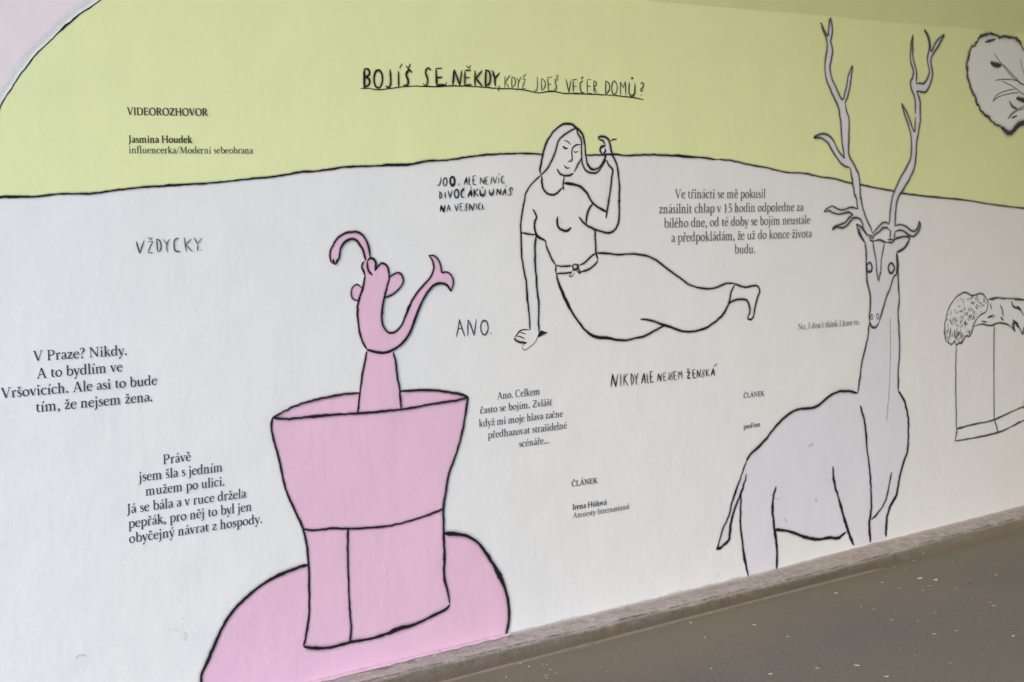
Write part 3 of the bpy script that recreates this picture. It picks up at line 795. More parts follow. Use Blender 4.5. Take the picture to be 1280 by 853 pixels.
# --- hedge and well drawing, right edge
def hedge():
    g = lambda p: crop(1170, 350, 8.53, p)
    k = lambda p: crop(1150, 350, 3.877, p)
    out = [(100, 650), (90, 600), (92, 500), (105, 400), (130, 320), (190, 210), (250, 155), (300, 135), (340, 145), (385, 170), (430, 155), (490, 148), (520, 180), (550, 230), (545, 300),
           (520, 350), (460, 380), (430, 420), (400, 480), (385, 540), (350, 610), (330, 590), (300, 620), (270, 680), (240, 670), (215, 700), (190, 650), (160, 695), (130, 670), (100, 650)]
    band = [(400, 495), (440, 400), (520, 350), (550, 215), (640, 190), (790, 200), (938, 215), (1150, 230), (1150, 640), (938, 500), (850, 450), (720, 465), (610, 485), (500, 470)]
    root = fill('painted_hedge', [g(out[:-1]), g(band)], WHITE, wall, .0010)
    root['label'] = 'grey line drawing of a shaggy hedge above a boxed bed at the right edge'
    rr = random.Random(8)
    L = Lines()
    jag = [(p[0] + rr.uniform(-.35, .35), p[1] + rr.uniform(-.35, .35)) for p in smooth_line(g(out), 1.6)]
    L.line(jag, 1.0, core=2, halo=3, hm=1, rough=.3)
    L.line(g([(555, 210), (600, 205), (640, 190), (720, 200), (790, 200), (850, 205), (938, 215), (1100, 225)]), 1.3, core=2, halo=5, hm=3, rough=.9)
    bb = g([(400, 495), (450, 480), (500, 470), (560, 490), (610, 485), (650, 462), (720, 465), (780, 485), (840, 550), (810, 470), (850, 450), (890, 520), (920, 580), (938, 500), (1000, 600), (1080, 520)])
    L.line([(p[0] + rr.uniform(-.4, .4), p[1] + rr.uniform(-.4, .4)) for p in smooth_line(bb, 1.8)], 1.1, core=2, halo=3, rough=.5)
    L.build('outline', MATS, root)
    L = Lines(.0018)
    def inside(x, y, poly):
        c = False
        for i in range(len(poly)):
            (x1, y1), (x2, y2) = poly[i - 1], poly[i]
            if (y1 > y) != (y2 > y) and x < (x2 - x1) * (y - y1) / (y2 - y1) + x1: c = not c
        return c
    cnt = 0
    while cnt < 150:
        x, y = rr.uniform(90, 555), rr.uniform(140, 700)
        if not inside(x, y, out) or rr.random() < (.75 if (y < 300 and x < 360) else .0): continue
        down = y > 480
        dx, dy = (rr.uniform(-10, 10), rr.uniform(30, 90)) if down else (rr.uniform(-30, 30), rr.uniform(10, 45))
        if not inside(x + dx, y + dy, out): continue
        L.line(g([(x, y), (x + dx / 2 + rr.uniform(-10, 10), y + dy / 2), (x + dx, y + dy)]), rr.uniform(.6, 1.2), core=4 if rr.random() < .35 else 2, halo=2)
        cnt += 1
    for pts, w in (([(680, 265), (705, 320), (715, 400)], 1.4), ([(545, 405), (580, 390), (610, 378)], 1.8), ([(570, 250), (590, 320)], 1.2), ([(680, 400), (715, 430)], 1.4),
                   ([(800, 230), (825, 290), (890, 310), (930, 380)], 1.3), ([(860, 280), (895, 320)], 2.2), ([(815, 425), (850, 470), (880, 510)], 2.2), ([(480, 440), (540, 450)], 1.0),
                   ([(600, 410), (635, 380)], .8), ([(820, 440), (835, 540)], 1.2), ([(925, 520), (932, 580)], 2.8)):
        L.line(g(pts), w, core=2, halo=4, hm=1, rough=.5)
    tag(L.build('scribbles', MATS, root), kind='stuff')
    for pts in ([(174, 322), (172, 500), (176, 725)], [(358, 225), (357, 400), (358, 678)]):
        L = Lines(); L.line(k(pts), 1.1, core=2, halo=3); L.build('post_line', MATS, root)
    L = Lines()
    for pts in ([(174, 724), (250, 702), (358, 678), (430, 645), (504, 615), (620, 570)], [(168, 782), (280, 762), (378, 740), (440, 712), (504, 680), (620, 630)], [(178, 722), (168, 782)], [(358, 675), (368, 710), (378, 740)]):
        L.line(k(pts), 1.3, core=2, halo=3, rough=.4)
    L.build('box_edge', MATS, root)
    L = Lines(.0013)
    L.blob([(1277.5, 503), (1281, 498), (1292, 500), (1296, 510), (1286, 517), (1279, 512)])
    o = L.build('coral_dab', [paint('coral_paint', (.76, .55, .50))], wall)
hedge()

# ------------------------------------------------------------------ lettering sprayed by hand
def hand_line(ox, oy, s, strokes, label, w=1.4, halo=5, core=0, hm=1, dots=()):
    L = Lines(.0016)
    halo *= .8
    for st_ in strokes:
        ww = w
        if isinstance(st_[0], (int, float)): ww, st_ = st_[0], st_[1:]
        if st_ and st_[0] == 'o':
            _, cx, cy, rx, ry = st_
            L.ring(ox + cx / s, oy + cy / s, rx / s, ry / s, ww * .8, halo=halo, core=core, hm=hm, jit=.1)
        elif st_ and st_[0] == '.':
            _, cx, cy, rr = st_
            x, y, q = ox + cx / s, oy + cy / s, rr / s
            L.blob([(x + q * math.cos(t), y + q * math.sin(t)) for t in (0, 1, 2, 3, 4, 5)])
        else:
            L.line([(ox + a / s, oy + b / s) for a, b in st_], ww * .8, halo=halo, core=core, hm=hm, jit=.12)
    o = L.build('handwritten_line', MATS, wall)
    o['label'] = label
    return o

hand_line(430, 60, 5, [
    (2.6, (125, 130), (125, 190), (125, 250)), (2.2, (122, 132), (150, 135), (160, 155), (150, 175), (128, 185)), (2.2, (128, 185), (155, 195), (160, 215), (150, 235), (120, 248)),
    (2.1, 'o', 212, 195, 27, 57), (2.1, (285, 133), (290, 200), (288, 235), (275, 250), (255, 240)),
    (1.7, (338, 145), (340, 245)), (1.2, (345, 130), (362, 98)),
    (2.0, (425, 155), (405, 138), (388, 155), (388, 180), (400, 205), (398, 228), (385, 240), (368, 232)), (1.8, (385, 112), (400, 132)), (1.8, (400, 132), (412, 100)),
    (1.7, (543, 140), (530, 125), (510, 135), (508, 165), (520, 190), (520, 220), (508, 240), (492, 222)),
    (2.4, (572, 130), (578, 235)), (1.6, (570, 130), (610, 128)), (2.2, (576, 188), (612, 183)), (3.2, (575, 236), (635, 232)), (1.6, (635, 232), (637, 212)),
    (2.4, (678, 232), (685, 135)), (1.8, (685, 135), (722, 235)), (1.5, (722, 235), (733, 140)),
    (1.8, (752, 145), (752, 235)), (1.8, (752, 142), (790, 140)), (1.5, (755, 188), (785, 185)), (1.9, (752, 235), (795, 230)), (1.8, (762, 112), (775, 130)), (1.8, (775, 130), (790, 110)),
    (2.4, (815, 140), (815, 240)), (2.0, (860, 140), (820, 195)), (2.2, (820, 190), (860, 240)),
    (2.4, (882, 138), (880, 240)), (2.2, (880, 138), (905, 150), (912, 190), (905, 225), (880, 240)),
    (2.3, (925, 140), (942, 195)), (2.0, (970, 155), (942, 195), (945, 240)), (1.7, (968, 235), (962, 272))],
    'bold first half of the handwritten question heading: BOJÍŠ SE NĚKDY,', halo=7)
hand_line(430, 60, 5, [
    ((1005, 175), (1003, 250)), ((1035, 170), (1008, 215)), ((1008, 215), (1030, 250)), ((1047, 178), (1047, 252)), ((1047, 180), (1068, 195), (1070, 225), (1050, 250)),
    ((1078, 185), (1090, 215)), ((1105, 180), (1088, 220), (1085, 255)), ((1108, 195), (1132, 195)), ((1132, 195), (1110, 255)), ((1110, 255), (1135, 255)), (1.3, (1115, 170), (1122, 185)), (1.3, (1122, 185), (1135, 160)),
    ((1205, 180), (1205, 255), (1195, 275), (1182, 262)), ((1230, 190), (1232, 268)), ((1230, 190), (1250, 205), (1255, 240), (1235, 268)),
    ((1270, 185), (1275, 270)), ((1270, 185), (1298, 183)), ((1272, 228), (1295, 226)), ((1275, 270), (1302, 268)),
    (1.2, (1338, 198), (1328, 188), (1316, 200), (1318, 225), (1325, 245), (1322, 265), (1308, 268)), (1.3, (1322, 170), (1330, 184)), (1.3, (1330, 184), (1338, 168)),
    (1.4, (1383, 195), (1402, 280)), (1.2, (1415, 200), (1402, 280)), (1.2, (1428, 200), (1430, 282)), ((1425, 200), (1455, 198)), ((1428, 242), (1452, 240)), (1.3, (1430, 284), (1462, 282)),
    (1.3, (1490, 205), (1475, 215), (1472, 250), (1482, 280), (1500, 278)), (1.3, (1478, 182), (1485, 198)), (1.3, (1485, 198), (1495, 178)),
    ((1518, 200), (1518, 285)), ((1518, 200), (1545, 200)), ((1518, 242), (1540, 240)), ((1518, 285), (1548, 285)), ((1558, 205), (1560, 285)), ((1558, 205), (1575, 215), (1575, 235), (1560, 245)), ((1560, 245), (1578, 285)),
    (1.5, (1633, 205), (1633, 290)), (1.3, (1633, 205), (1655, 225), (1655, 265), (1635, 290)), (1.2, 'o', 1687, 250, 17, 43), (1.2, (1725, 300), (1725, 212)), ((1725, 212), (1742, 250)), ((1742, 250), (1755, 210)), (1.2, (1755, 210), (1758, 300)),
    (1.6, (1780, 215), (1780, 285), (1795, 305), (1812, 290), (1815, 222)), ('.', 1798, 190, 8), ((1847, 225), (1858, 214), (1870, 228), (1865, 250), (1848, 262), (1850, 272), (1870, 268)), ('.', 1855, 295, 4)],
    'thinner second half of the handwritten question heading: KDYŽ JDEŠ VEČER DOMŮ?', w=1.05, halo=3)
L = Lines(.0021)
L.line(crop(430, 60, 5, [(100, 255), (140, 252), (210, 262), (290, 255), (400, 240), (560, 243), (700, 238), (850, 245), (980, 255), (1070, 257), (1130, 265), (1210, 282), (1280, 272),
                         (1390, 285), (1550, 290), (1690, 298), (1790, 310), (1872, 322)]), .85, halo=2, jit=.3)
L.build('underline', MATS, wall)['label'] = 'thin wavering line under the question heading'

hand_line(150, 280, 10.667, [
    (1.5, (213, 230), (258, 395)), (1.3, (318, 220), (258, 395)), (1.3, (368, 238), (438, 235)), ((438, 235), (395, 310), (368, 385)), (1.4, (368, 388), (435, 385)), (1.4, (375, 175), (400, 215)), (1.4, (425, 180), (400, 215)),
    ((482, 205), (500, 375)), (1.3, (478, 202), (520, 215), (543, 280), (540, 340), (510, 380)), ((568, 200), (618, 275)), ((655, 200), (618, 275), (628, 380)),
    (1.5, (780, 188), (745, 192), (720, 225), (715, 290), (725, 350), (750, 375), (802, 368)), (1.3, (850, 180), (880, 370)), ((945, 200), (870, 285)), ((870, 280), (962, 370)),
    (1.4, (982, 182), (1030, 270)), ((1088, 182), (1030, 270)), (1.6, (1030, 270), (1030, 365)), ('.', 1078, 350, 8)],
    'handwritten grey word VŽDYCKY. at the left', w=1.15, core=2, halo=3.5)
hand_line(555, 385, 16, [
    ((300, 225), (280, 400), (240, 585)), ((300, 225), (350, 400), (410, 575)), ((285, 420), (350, 412)), ((470, 240), (470, 565)), ((475, 240), (540, 380), (595, 560)),
    ((595, 560), (620, 350), (640, 220)), ('o', 800, 395, 75, 150), ('.', 935, 508, 14)], 'handwritten word ANO. beside the creature', w=1.35, halo=3)
hand_line(530, 210, 10.667, [
    ((220, 118), (212, 215), (190, 242), (165, 225)), ('o', 277, 187, 28, 55), (2.4, 'o', 375, 177, 32, 60), ((470, 205), (458, 240)), ((560, 120), (530, 230)), ((560, 120), (572, 225)), ((535, 190), (570, 185)),
    ((597, 110), (597, 232)), ((597, 232), (622, 228)), ((645, 110), (650, 225)), ((645, 110), (688, 106)), ((648, 165), (680, 162)), ((650, 225), (690, 218)), ((745, 220), (748, 125)), ((748, 125), (795, 220)), ((795, 220), (798, 125)),
    ((815, 125), (818, 220)), ((815, 125), (850, 122)), ((816, 170), (845, 168)), ((818, 220), (855, 215)), ((893, 120), (890, 200), (880, 215)), (1.0, (912, 115), (940, 210)), (1.0, (966, 110), (940, 210)), (1.0, (988, 130), (990, 208)), (.9, (985, 100), (1008, 70)),
    ((1058, 105), (1030, 120), (1020, 165), (1035, 205), (1070, 200))], 'first line of the small handwritten note left of the woman: JOO, ALE NEJVÍC', w=1.15, halo=4)
hand_line(530, 210, 10.667, [
    (1.5, (205, 310), (205, 415)), ((200, 310), (230, 345), (232, 390), (205, 415)), (1.9, (275, 325), (280, 410)), ((315, 300), (345, 405)), ((372, 295), (345, 405)), (1.4, 'o', 430, 345, 32, 58), (2.1, (535, 290), (500, 300), (490, 340), (500, 390), (535, 390)),
    (1.6, (505, 262), (520, 285)), (1.6, (520, 285), (540, 262)), (2.2, (620, 290), (580, 395)), (2.2, (620, 285), (632, 390)), (1.6, (590, 360), (630, 350)), (1.5, (615, 275), (632, 255)), (2.2, (662, 280), (665, 390)), (1.7, (715, 275), (672, 330)), (2.0, (672, 330), (722, 380)),
    (2.0, (740, 285), (745, 360), (770, 378), (800, 360), (812, 285)), ('.', 772, 262, 12), (1.6, (862, 290), (868, 345), (890, 372), (912, 350), (922, 275)), (1.9, (965, 370), (968, 280)), (1.9, (968, 280), (1015, 360)), (1.7, (1015, 360), (1018, 275)),
    (1.7, (1075, 275), (1040, 370)), (1.7, (1075, 275), (1085, 360)), ((1050, 330), (1080, 325)), (1.0, (1080, 255), (1095, 230)), (1.1, (1176, 302), (1164, 264), (1142, 266), (1130, 296), (1146, 326), (1152, 356), (1128, 374), (1108, 356))],
    'second line of the small handwritten note left of the woman: DIVOČÁKŮ U NÁS', w=1.25, halo=5)
hand_line(530, 210, 10.667, [
    (2.1, (215, 585), (220, 495)), (2.3, (220, 495), (262, 595)), (1.8, (262, 595), (275, 490)), ((322, 490), (300, 585)), ((322, 490), (350, 580)), ((308, 550), (340, 545)), ((400, 485), (432, 578)), ((452, 475), (432, 578)),
    ((475, 480), (480, 570)), ((470, 480), (512, 470)), ((475, 520), (505, 518)), ((480, 572), (515, 568)), ((584, 488), (570, 472), (553, 486), (554, 512), (568, 540), (560, 568), (538, 574)), (1.4, (600, 570), (602, 478)), (1.4, (602, 478), (648, 570)), ((648, 570), (665, 470)),
    ((688, 475), (700, 560)), ((748, 465), (722, 480), (718, 530), (735, 560), (752, 550)), (1.8, (772, 480), (775, 562)), ('.', 800, 550, 6)],
    'third line of the small handwritten note left of the woman: NA VESNICI.', w=1.2, halo=4)
hand_line(750, 440, 8, [
    (1.7, (108, 352), (122, 220)), (1.5, (122, 220), (155, 352)), (1.1, (155, 352), (172, 222)), ((203, 215), (205, 345)), ((237, 215), (235, 335)), ((275, 215), (238, 270)), ((238, 270), (278, 340)), ((305, 215), (312, 335)), ((305, 215), (328, 245), (330, 300), (312, 335)),
    ((340, 215), (358, 275)), ((375, 210), (358, 275), (358, 330)), ('.', 380, 322, 4), (1.7, (435, 210), (410, 318)), (1.7, (435, 210), (450, 315)), ((418, 275), (448, 270)), (1.4, (465, 215), (470, 310)), ((470, 310), (490, 308)),
    (1.7, (495, 200), (502, 305)), (1.5, (490, 200), (525, 195)), ((498, 250), (522, 245)), (1.6, (502, 305), (532, 300)), ((570, 300), (575, 215)), (1.4, (575, 215), (605, 295)), ((605, 295), (608, 215)), ((630, 210), (632, 290)), ((628, 210), (655, 207)), ((630, 250), (650, 248)), ((632, 290), (655, 288)),
    (1.4, (685, 208), (683, 270), (668, 280)), (.9, (730, 206), (714, 199), (702, 214), (709, 238), (720, 258), (712, 280), (690, 281)), ((735, 200), (738, 280)), ((733, 200), (762, 195)), ((736, 240), (760, 238)), ((738, 280), (765, 275)),
    (1.4, (783, 275), (785, 195)), ((785, 195), (800, 235)), ((800, 235), (812, 190)), ((812, 190), (818, 270)), (2.0, (862, 205), (895, 200)), (1.9, (895, 200), (868, 262)), (2.1, (868, 264), (900, 262)), (1.8, (865, 168), (877, 188)), (1.8, (877, 188), (888, 165)),
    (1.6, (922, 180), (928, 262)), ((920, 180), (950, 175)), ((925, 220), (948, 217)), (1.5, (928, 262), (958, 257)), (1.3, (966, 258), (968, 178)), (1.3, (968, 178), (992, 255)), ((992, 255), (1000, 170)), (.95, (1046, 182), (1031, 174), (1020, 190), (1026, 214), (1036, 234), (1028, 254), (1006, 256)),
    (1.5, (1055, 170), (1060, 245)), ((1082, 170), (1060, 205)), (1.3, (1060, 205), (1090, 245)), (1.8, (1125, 165), (1105, 240)), (1.8, (1125, 165), (1140, 240)), ((1110, 215), (1138, 210)), (1.4, (1130, 150), (1165, 115))],
    'handwritten line below the woman: NIKDY. ALE NEJSEM ŽENSKÁ', w=1.1, halo=4)

# ------------------------------------------------------------------ printed serif lettering
# a serif alphabet drawn as pen strokes: (points (x, y, width)), width 1 = stem, .4 = hairline
TK, HL = 1.0, .42
def sf(x, y, a=.09, b=None): return [(x - a, y, HL), (x + (a if b is None else b), y, HL)]
def stem(x, y0, y1): return [(x, y0, TK), (x, y1, TK)]
def flag(x, y): return [(x - .075, y - .045, HL), (x + .01, y - .012, .7)]
def cm(*p): return ('c',) + p
def ringo(cx, cy, rx, ry):
    out = []
    for i in range(13):
        t = 2 * math.pi * i / 12
        out.append((cx + rx * math.cos(t), cy + ry * math.sin(t), HL + (1.08 - HL) * abs(math.cos(t - .25)) ** 1.3))
    return ('c',) + tuple(out)
def dotp(x, y): return [(x - .05, y, 1.25), (x + .05, y, 1.25)]
XH, CP, AS, DS = .43, .65, .70, -.22
bowl_r = cm((.12, .31, HL), (.2, .41, HL), (.3, .425, .6), (.41, .34, 1), (.43, .2, 1.08), (.37, .05, .9), (.26, -.01, HL), (.17, .0, HL), (.12, .05, HL))
bowl_l = cm((.36, .33, HL), (.3, .41, HL), (.22, .425, .5), (.11, .36, .9), (.065, .22, 1.08), (.1, .07, .9), (.19, .0, .5), (.28, .02, HL), (.36, .1, HL))
def arch(x, w=.25): return cm((x, .32, HL), (x + .09, .41, HL), (x + .18, .425, .7), (x + w, .35, 1), (x + w, .26, TK), (x + w, .0, TK))
G = {
 'a': (.40, [cm((.1, .34, 1), (.12, .405, .6), (.2, .43, HL), (.28, .4, .8), (.305, .32, TK), (.305, .1, TK), (.34, .02, .6), (.4, .04, HL)), cm((.3, .26, HL), (.19, .215, HL), (.09, .16, .8), (.075, .07, 1), (.13, .0, .7), (.22, .015, HL), (.305, .1, HL))]),
 'b': (.49, [stem(.12, .02, AS), flag(.12, AS), bowl_r]),
 'c': (.40, [cm((.35, .34, 1.1), (.3, .415, .6), (.22, .43, HL), (.11, .36, .8), (.065, .21, 1.08), (.11, .06, .9), (.21, .0, .6), (.3, .02, HL), (.37, .09, HL))]),
 'd': (.50, [stem(.37, .02, AS), flag(.37, AS), bowl_l, [(.37, .015, .7), (.45, .035, HL)]]),
 'e': (.41, [[(.08, .255, HL), (.36, .255, HL)], cm((.36, .255, .6), (.34, .37, .8), (.27, .425, .5), (.2, .425, HL), (.1, .35, .8), (.06, .2, 1.08), (.11, .06, .9), (.21, .0, .6), (.3, .02, HL), (.37, .09, HL))]),
 'f': (.29, [cm((.33, .655, 1), (.27, .7, .6), (.19, .68, .6), (.135, .58, TK), (.13, .42, TK), (.13, 0, TK)), sf(.13, 0), [(.03, .415, HL), (.27, .415, HL)]]),
 'h': (.51, [stem(.12, 0, AS), flag(.12, AS), arch(.12), sf(.12, 0), sf(.37, 0)]),
 'i': (.26, [stem(.13, 0, .42), flag(.13, .43), sf(.13, 0), dotp(.125, .6)]),
 'í': (.26, [stem(.13, 0, .42), flag(.13, .43), sf(.13, 0)]),
 'j': (.25, [cm((.13, .42, TK), (.13, .1, TK), (.13, -.05, TK), (.09, -.17, .7), (-.02, -.22, .5)), flag(.13, .43), dotp(.125, .6)]),
 'k': (.47, [stem(.12, 0, AS), flag(.12, AS), sf(.12, 0), [(.14, .2, HL), (.34, .41, HL)], [(.2, .25, 1), (.4, .01, 1)], sf(.34, .415, .07), sf(.41, 0, .06, .07)]),
 'l': (.25, [stem(.125, 0, AS), flag(.125, AS), sf(.125, 0)]),
 'm': (.78, [stem(.12, 0, .42), flag(.12, .43), arch(.12), arch(.37), sf(.12, 0), sf(.37, 0, .08), sf(.62, 0, .08)]),
 'n': (.51, [stem(.12, 0, .42), flag(.12, .43), arch(.12), sf(.12, 0), sf(.37, 0)]),
 'o': (.47, [ringo(.235, .213, .172, .212)]),
 'p': (.49, [stem(.12, DS, .42), flag(.12, .43), bowl_r, sf(.12, DS)]),
 'r': (.34, [stem(.12, 0, .42), flag(.12, .43), cm((.12, .31, HL), (.19, .405, HL), (.26, .425, .9), (.31, .4, 1.1)), sf(.12, 0, .09, .1)]),
 's': (.33, [cm((.27, .33, HL), (.26, .41, HL), (.17, .43, HL), (.085, .385, .8), (.09, .3, 1), (.17, .235, 1.05), (.26, .17, 1.05), (.275, .075, .8), (.19, .0, HL), (.08, .01, HL), (.055, .11, HL))]),
 't': (.30, [cm((.13, .53, HL), (.125, .42, TK), (.125, .1, TK), (.16, .015, .8), (.23, .01, HL), (.28, .04, HL)), [(.04, .41, HL), (.27, .415, HL)]]),
 'u': (.51, [cm((.12, .42, TK), (.12, .15, TK), (.15, .03, .9), (.22, .0, .6), (.3, .03, HL), (.37, .1, HL)), stem(.375, .02, .42), flag(.12, .43), flag(.375, .43), [(.375, .01, .7), (.46, .02, HL)]]),
 'v': (.42, [[(.07, .42, 1), (.215, .0, 1)], [(.215, .0, HL), (.355, .42, HL)], sf(.08, .425, .075), sf(.35, .425, .065)]),
 'y': (.41, [[(.07, .42, 1), (.215, .01, 1)], cm((.36, .42, HL), (.24, .05, HL), (.17, -.12, .5), (.1, -.2, .9), (.04, -.2, 1)), sf(.08, .425, .075), sf(.35, .425, .065)]),
 'z': (.39, [[(.06, .41, .6), (.34, .41, .6)], [(.33, .41, .9), (.06, .02, .9)], [(.05, .02, .6), (.35, .02, .6)], [(.06, .41, HL), (.055, .33, HL)], [(.35, .02, HL), (.36, .11, HL)]]),
 'A': (.64, [[(.31, .65, .5), (.1, .01, HL)], [(.31, .66, 1.05), (.53, .01, 1.05)], [(.17, .23, HL), (.45, .23, HL)], sf(.09, 0, .08), sf(.54, 0, .1, .08)]),
 'C': (.62, [cm((.54, .5, HL), (.52, .62, HL), (.4, .66, .5), (.26, .64, .6), (.12, .52, .95), (.07, .32, 1.08), (.13, .12, .95), (.28, .0, .6), (.43, .0, .5), (.56, .09, HL)), [(.545, .64, HL), (.54, .47, HL)]]),
 'D': (.70, [stem(.14, 0, CP), sf(.14, 0), sf(.14, CP), cm((.14, .645, HL), (.35, .645, HL), (.52, .57, .9), (.61, .36, 1.08), (.56, .15, .95), (.4, .01, .5), (.14, .01, HL))]),
 'E': (.55, [stem(.14, 0, CP), sf(.14, 0), sf(.14, CP), [(.14, .64, HL), (.46, .64, HL)], [(.14, .335, HL), (.4, .335, HL)], [(.14, .01, HL), (.48, .01, HL)], [(.46, .65, HL), (.465, .52, HL)], [(.4, .4, HL), (.4, .27, HL)], [(.49, .14, HL), (.47, .0, HL)]]),
 'F': (.52, [stem(.14, 0, CP), sf(.14, 0), sf(.14, CP), [(.14, .64, HL), (.45, .64, HL)], [(.14, .335, HL), (.38, .335, HL)], [(.45, .65, HL), (.455, .52, HL)], [(.38, .4, HL), (.38, .27, HL)]]),
 'H': (.73, [stem(.14, 0, CP), sf(.14, 0), sf(.14, CP), stem(.58, 0, CP), sf(.58, 0), sf(.58, CP), [(.14, .335, HL), (.58, .335, HL)]]),
 'I': (.29, [stem(.145, 0, CP), sf(.145, 0), sf(.145, CP)]),
 'J': (.29, [cm((.15, CP, TK), (.15, .2, TK), (.14, .0, TK), (.08, -.13, .7), (.0, -.17, HL)), sf(.15, CP)]),
 'K': (.63, [stem(.14, 0, CP), sf(.14, 0), sf(.14, CP), [(.17, .32, HL), (.48, .64, HL)], [(.24, .38, 1.05), (.56, .01, 1.05)], sf(.48, CP, .08), sf(.56, 0, .08, .08)]),
 'L': (.53, [stem(.14, 0, CP), sf(.14, 0), sf(.14, CP), [(.14, .01, HL), (.47, .01, HL)], [(.49, .15, HL), (.47, .0, HL)]]),
 'M': (.84, [[(.13, .01, .5), (.16, .64, .5)], [(.16, .64, 1.05), (.41, .04, 1.05)], [(.41, .04, .5), (.66, .64, .5)], [(.66, .64, TK), (.7, .01, TK)], sf(.13, 0), sf(.13, CP, .06, .05), sf(.7, 0), sf(.7, CP, .05, .07)]),
 'N': (.72, [[(.14, .01, .5), (.14, .64, .5)], [(.14, .64, 1.05), (.58, .02, 1.05)], [(.58, .02, .5), (.58, .64, .5)], sf(.14, 0), sf(.1, CP, .06), sf(.58, CP)]),
 'O': (.73, [ringo(.365, .325, .29, .33)]),
 'P': (.55, [stem(.14, 0, CP), sf(.14, 0, .09, .11), sf(.14, CP), cm((.14, .645, HL), (.3, .645, HL), (.43, .59, .9), (.465, .48, 1.05), (.41, .36, .9), (.28, .3, HL), (.19, .3, HL))]),
 'R': (.62, [stem(.14, 0, CP), sf(.14, 0), sf(.14, CP), cm((.14, .645, HL), (.3, .645, HL), (.42, .59, .9), (.45, .49, 1.05), (.39, .38, .9), (.26, .33, HL), (.15, .33, HL)), [(.27, .33, 1.0), (.52, .03, 1.0)], [(.52, .02, .6), (.6, .0, HL)]]),
 'V': (.63, [[(.1, .64, 1.05), (.325, .0, 1.05)], [(.325, .0, HL), (.54, .64, HL)], sf(.1, CP), sf(.54, CP, .08)]),
 'Z': (.58, [[(.09, .635, .6), (.5, .635, .6)], [(.49, .63, 1.0), (.08, .02, 1.0)], [(.07, .015, .6), (.52, .015, .6)], [(.09, .64, HL), (.085, .52, HL)], [(.53, .14, HL), (.51, .0, HL)]]),
 '1': (.46, [stem(.24, 0, .6), sf(.24, 0, .11), [(.12, .54, HL), (.25, .6, HL)]]),
 '5': (.46, [[(.15, .6, .9), (.38, .61, .9)], [(.15, .6, HL), (.12, .36, HL)], cm((.12, .36, HL), (.25, .37, .6), (.37, .27, 1.05), (.36, .1, 1), (.22, -.01, .5), (.08, .01, .8))]),
 '.': (.23, [dotp(.11, .035)]),
 ',': (.23, [dotp(.11, .035), cm((.14, .03, .9), (.14, -.06, .7), (.07, -.13, HL))]),
 '?': (.38, [dotp(.17, .035), cm((.07, .56, .8), (.12, .65, .5), (.21, .66, .5), (.3, .58, 1), (.29, .46, 1), (.2, .36, .7), (.17, .28, HL), (.17, .18, HL))]),
 '/': (.34, [[(.02, -.08, HL), (.31, .7, HL)]]),
 "'": (.2, [[(.1, .68, 1.0), (.085, .5, HL)]]),
 ' ': (.23, []),
}
ACC = {'á': ('a', 'acute'), 'í': ('í', 'acute'), 'ý': ('y', 'acute'), 'é': ('e', 'acute'), 'š': ('s', 'caron'), 'ž': ('z', 'caron'), 'č': ('c', 'caron'), 'ř': ('r', 'caron'),
       'ě': ('e', 'caron'), 'ů': ('u', 'ring'), 'Č': ('C', 'caron'), 'Á': ('A', 'acute'), 'ť': ('t', 'tick')}
def glyph(ch):
    if ch in ACC:
        base, kind = ACC[ch]
        adv, st_ = G[base]
        st_ = list(st_)
        x = {'r': .2, 's': .17, 'í': .15, 't': .2}.get(base, adv / 2)
        y = .53 if base.islower() else .74
        if kind == 'acute': st_.append([(x - .02, y, HL), (x + .08, y + .14, .9)])
        elif kind == 'caron': st_ += [[(x - .09, y + .12, .7), (x, y, .7)], [(x, y, .6), (x + .09, y + .12, .6)]]
        elif kind == 'ring': st_.append(('c',) + tuple((x + .06 * math.cos(t), y + .06 + .06 * math.sin(t), HL) for t in [i * math.pi / 4 for i in range(9)]))
        elif kind == 'tick': st_.append([(x + .1, .66, .9), (x + .07, .52, HL)])
        return adv, st_
    return G[ch]

def printed(text, ox, oy, s, a, b, cap_px, mat, bold=False, label=None):
    ax, ay = ox + a[0] / s, oy + a[1] / s
    bx, by = ox + b[0] / s, oy + b[1] / s
    A, B = Vector(wall_point(ax, ay)), Vector(wall_point(bx, by))
    em = cap_px * vscale((ax + bx) / 2, (ay + by) / 2) / CP
    adv = sum(glyph(c)[0] for c in text)
    d = (B - A); Lw = d.length; d.normalize(); up = Vector((-d.y, d.x))
    kx = Lw / adv
    tw = (.4 * em + .6 * kx) * (.145 if bold else .1)
    T_ = Lines(.0013)
    x = 0.0
    for ch in text:
        w, strokes = glyph(ch)
        for st_ in strokes:
            if st_[0] == 'c': pts = smooth_line(list(st_[1:]), .05)
            else: pts = list(st_)
            ws = [max(p[2], .5 if bold else 0) * tw for p in pts]
            P = [A + d * ((x + p[0]) * kx) + up * (p[1] * em) for p in pts]
            T_.strip([(p.x, p.y) for p in P], ws, 0)
        x += w
    o = T_.build('printed_line', [mat], wall)
    o['label'] = label or 'printed serif line reading: ' + text
    return o

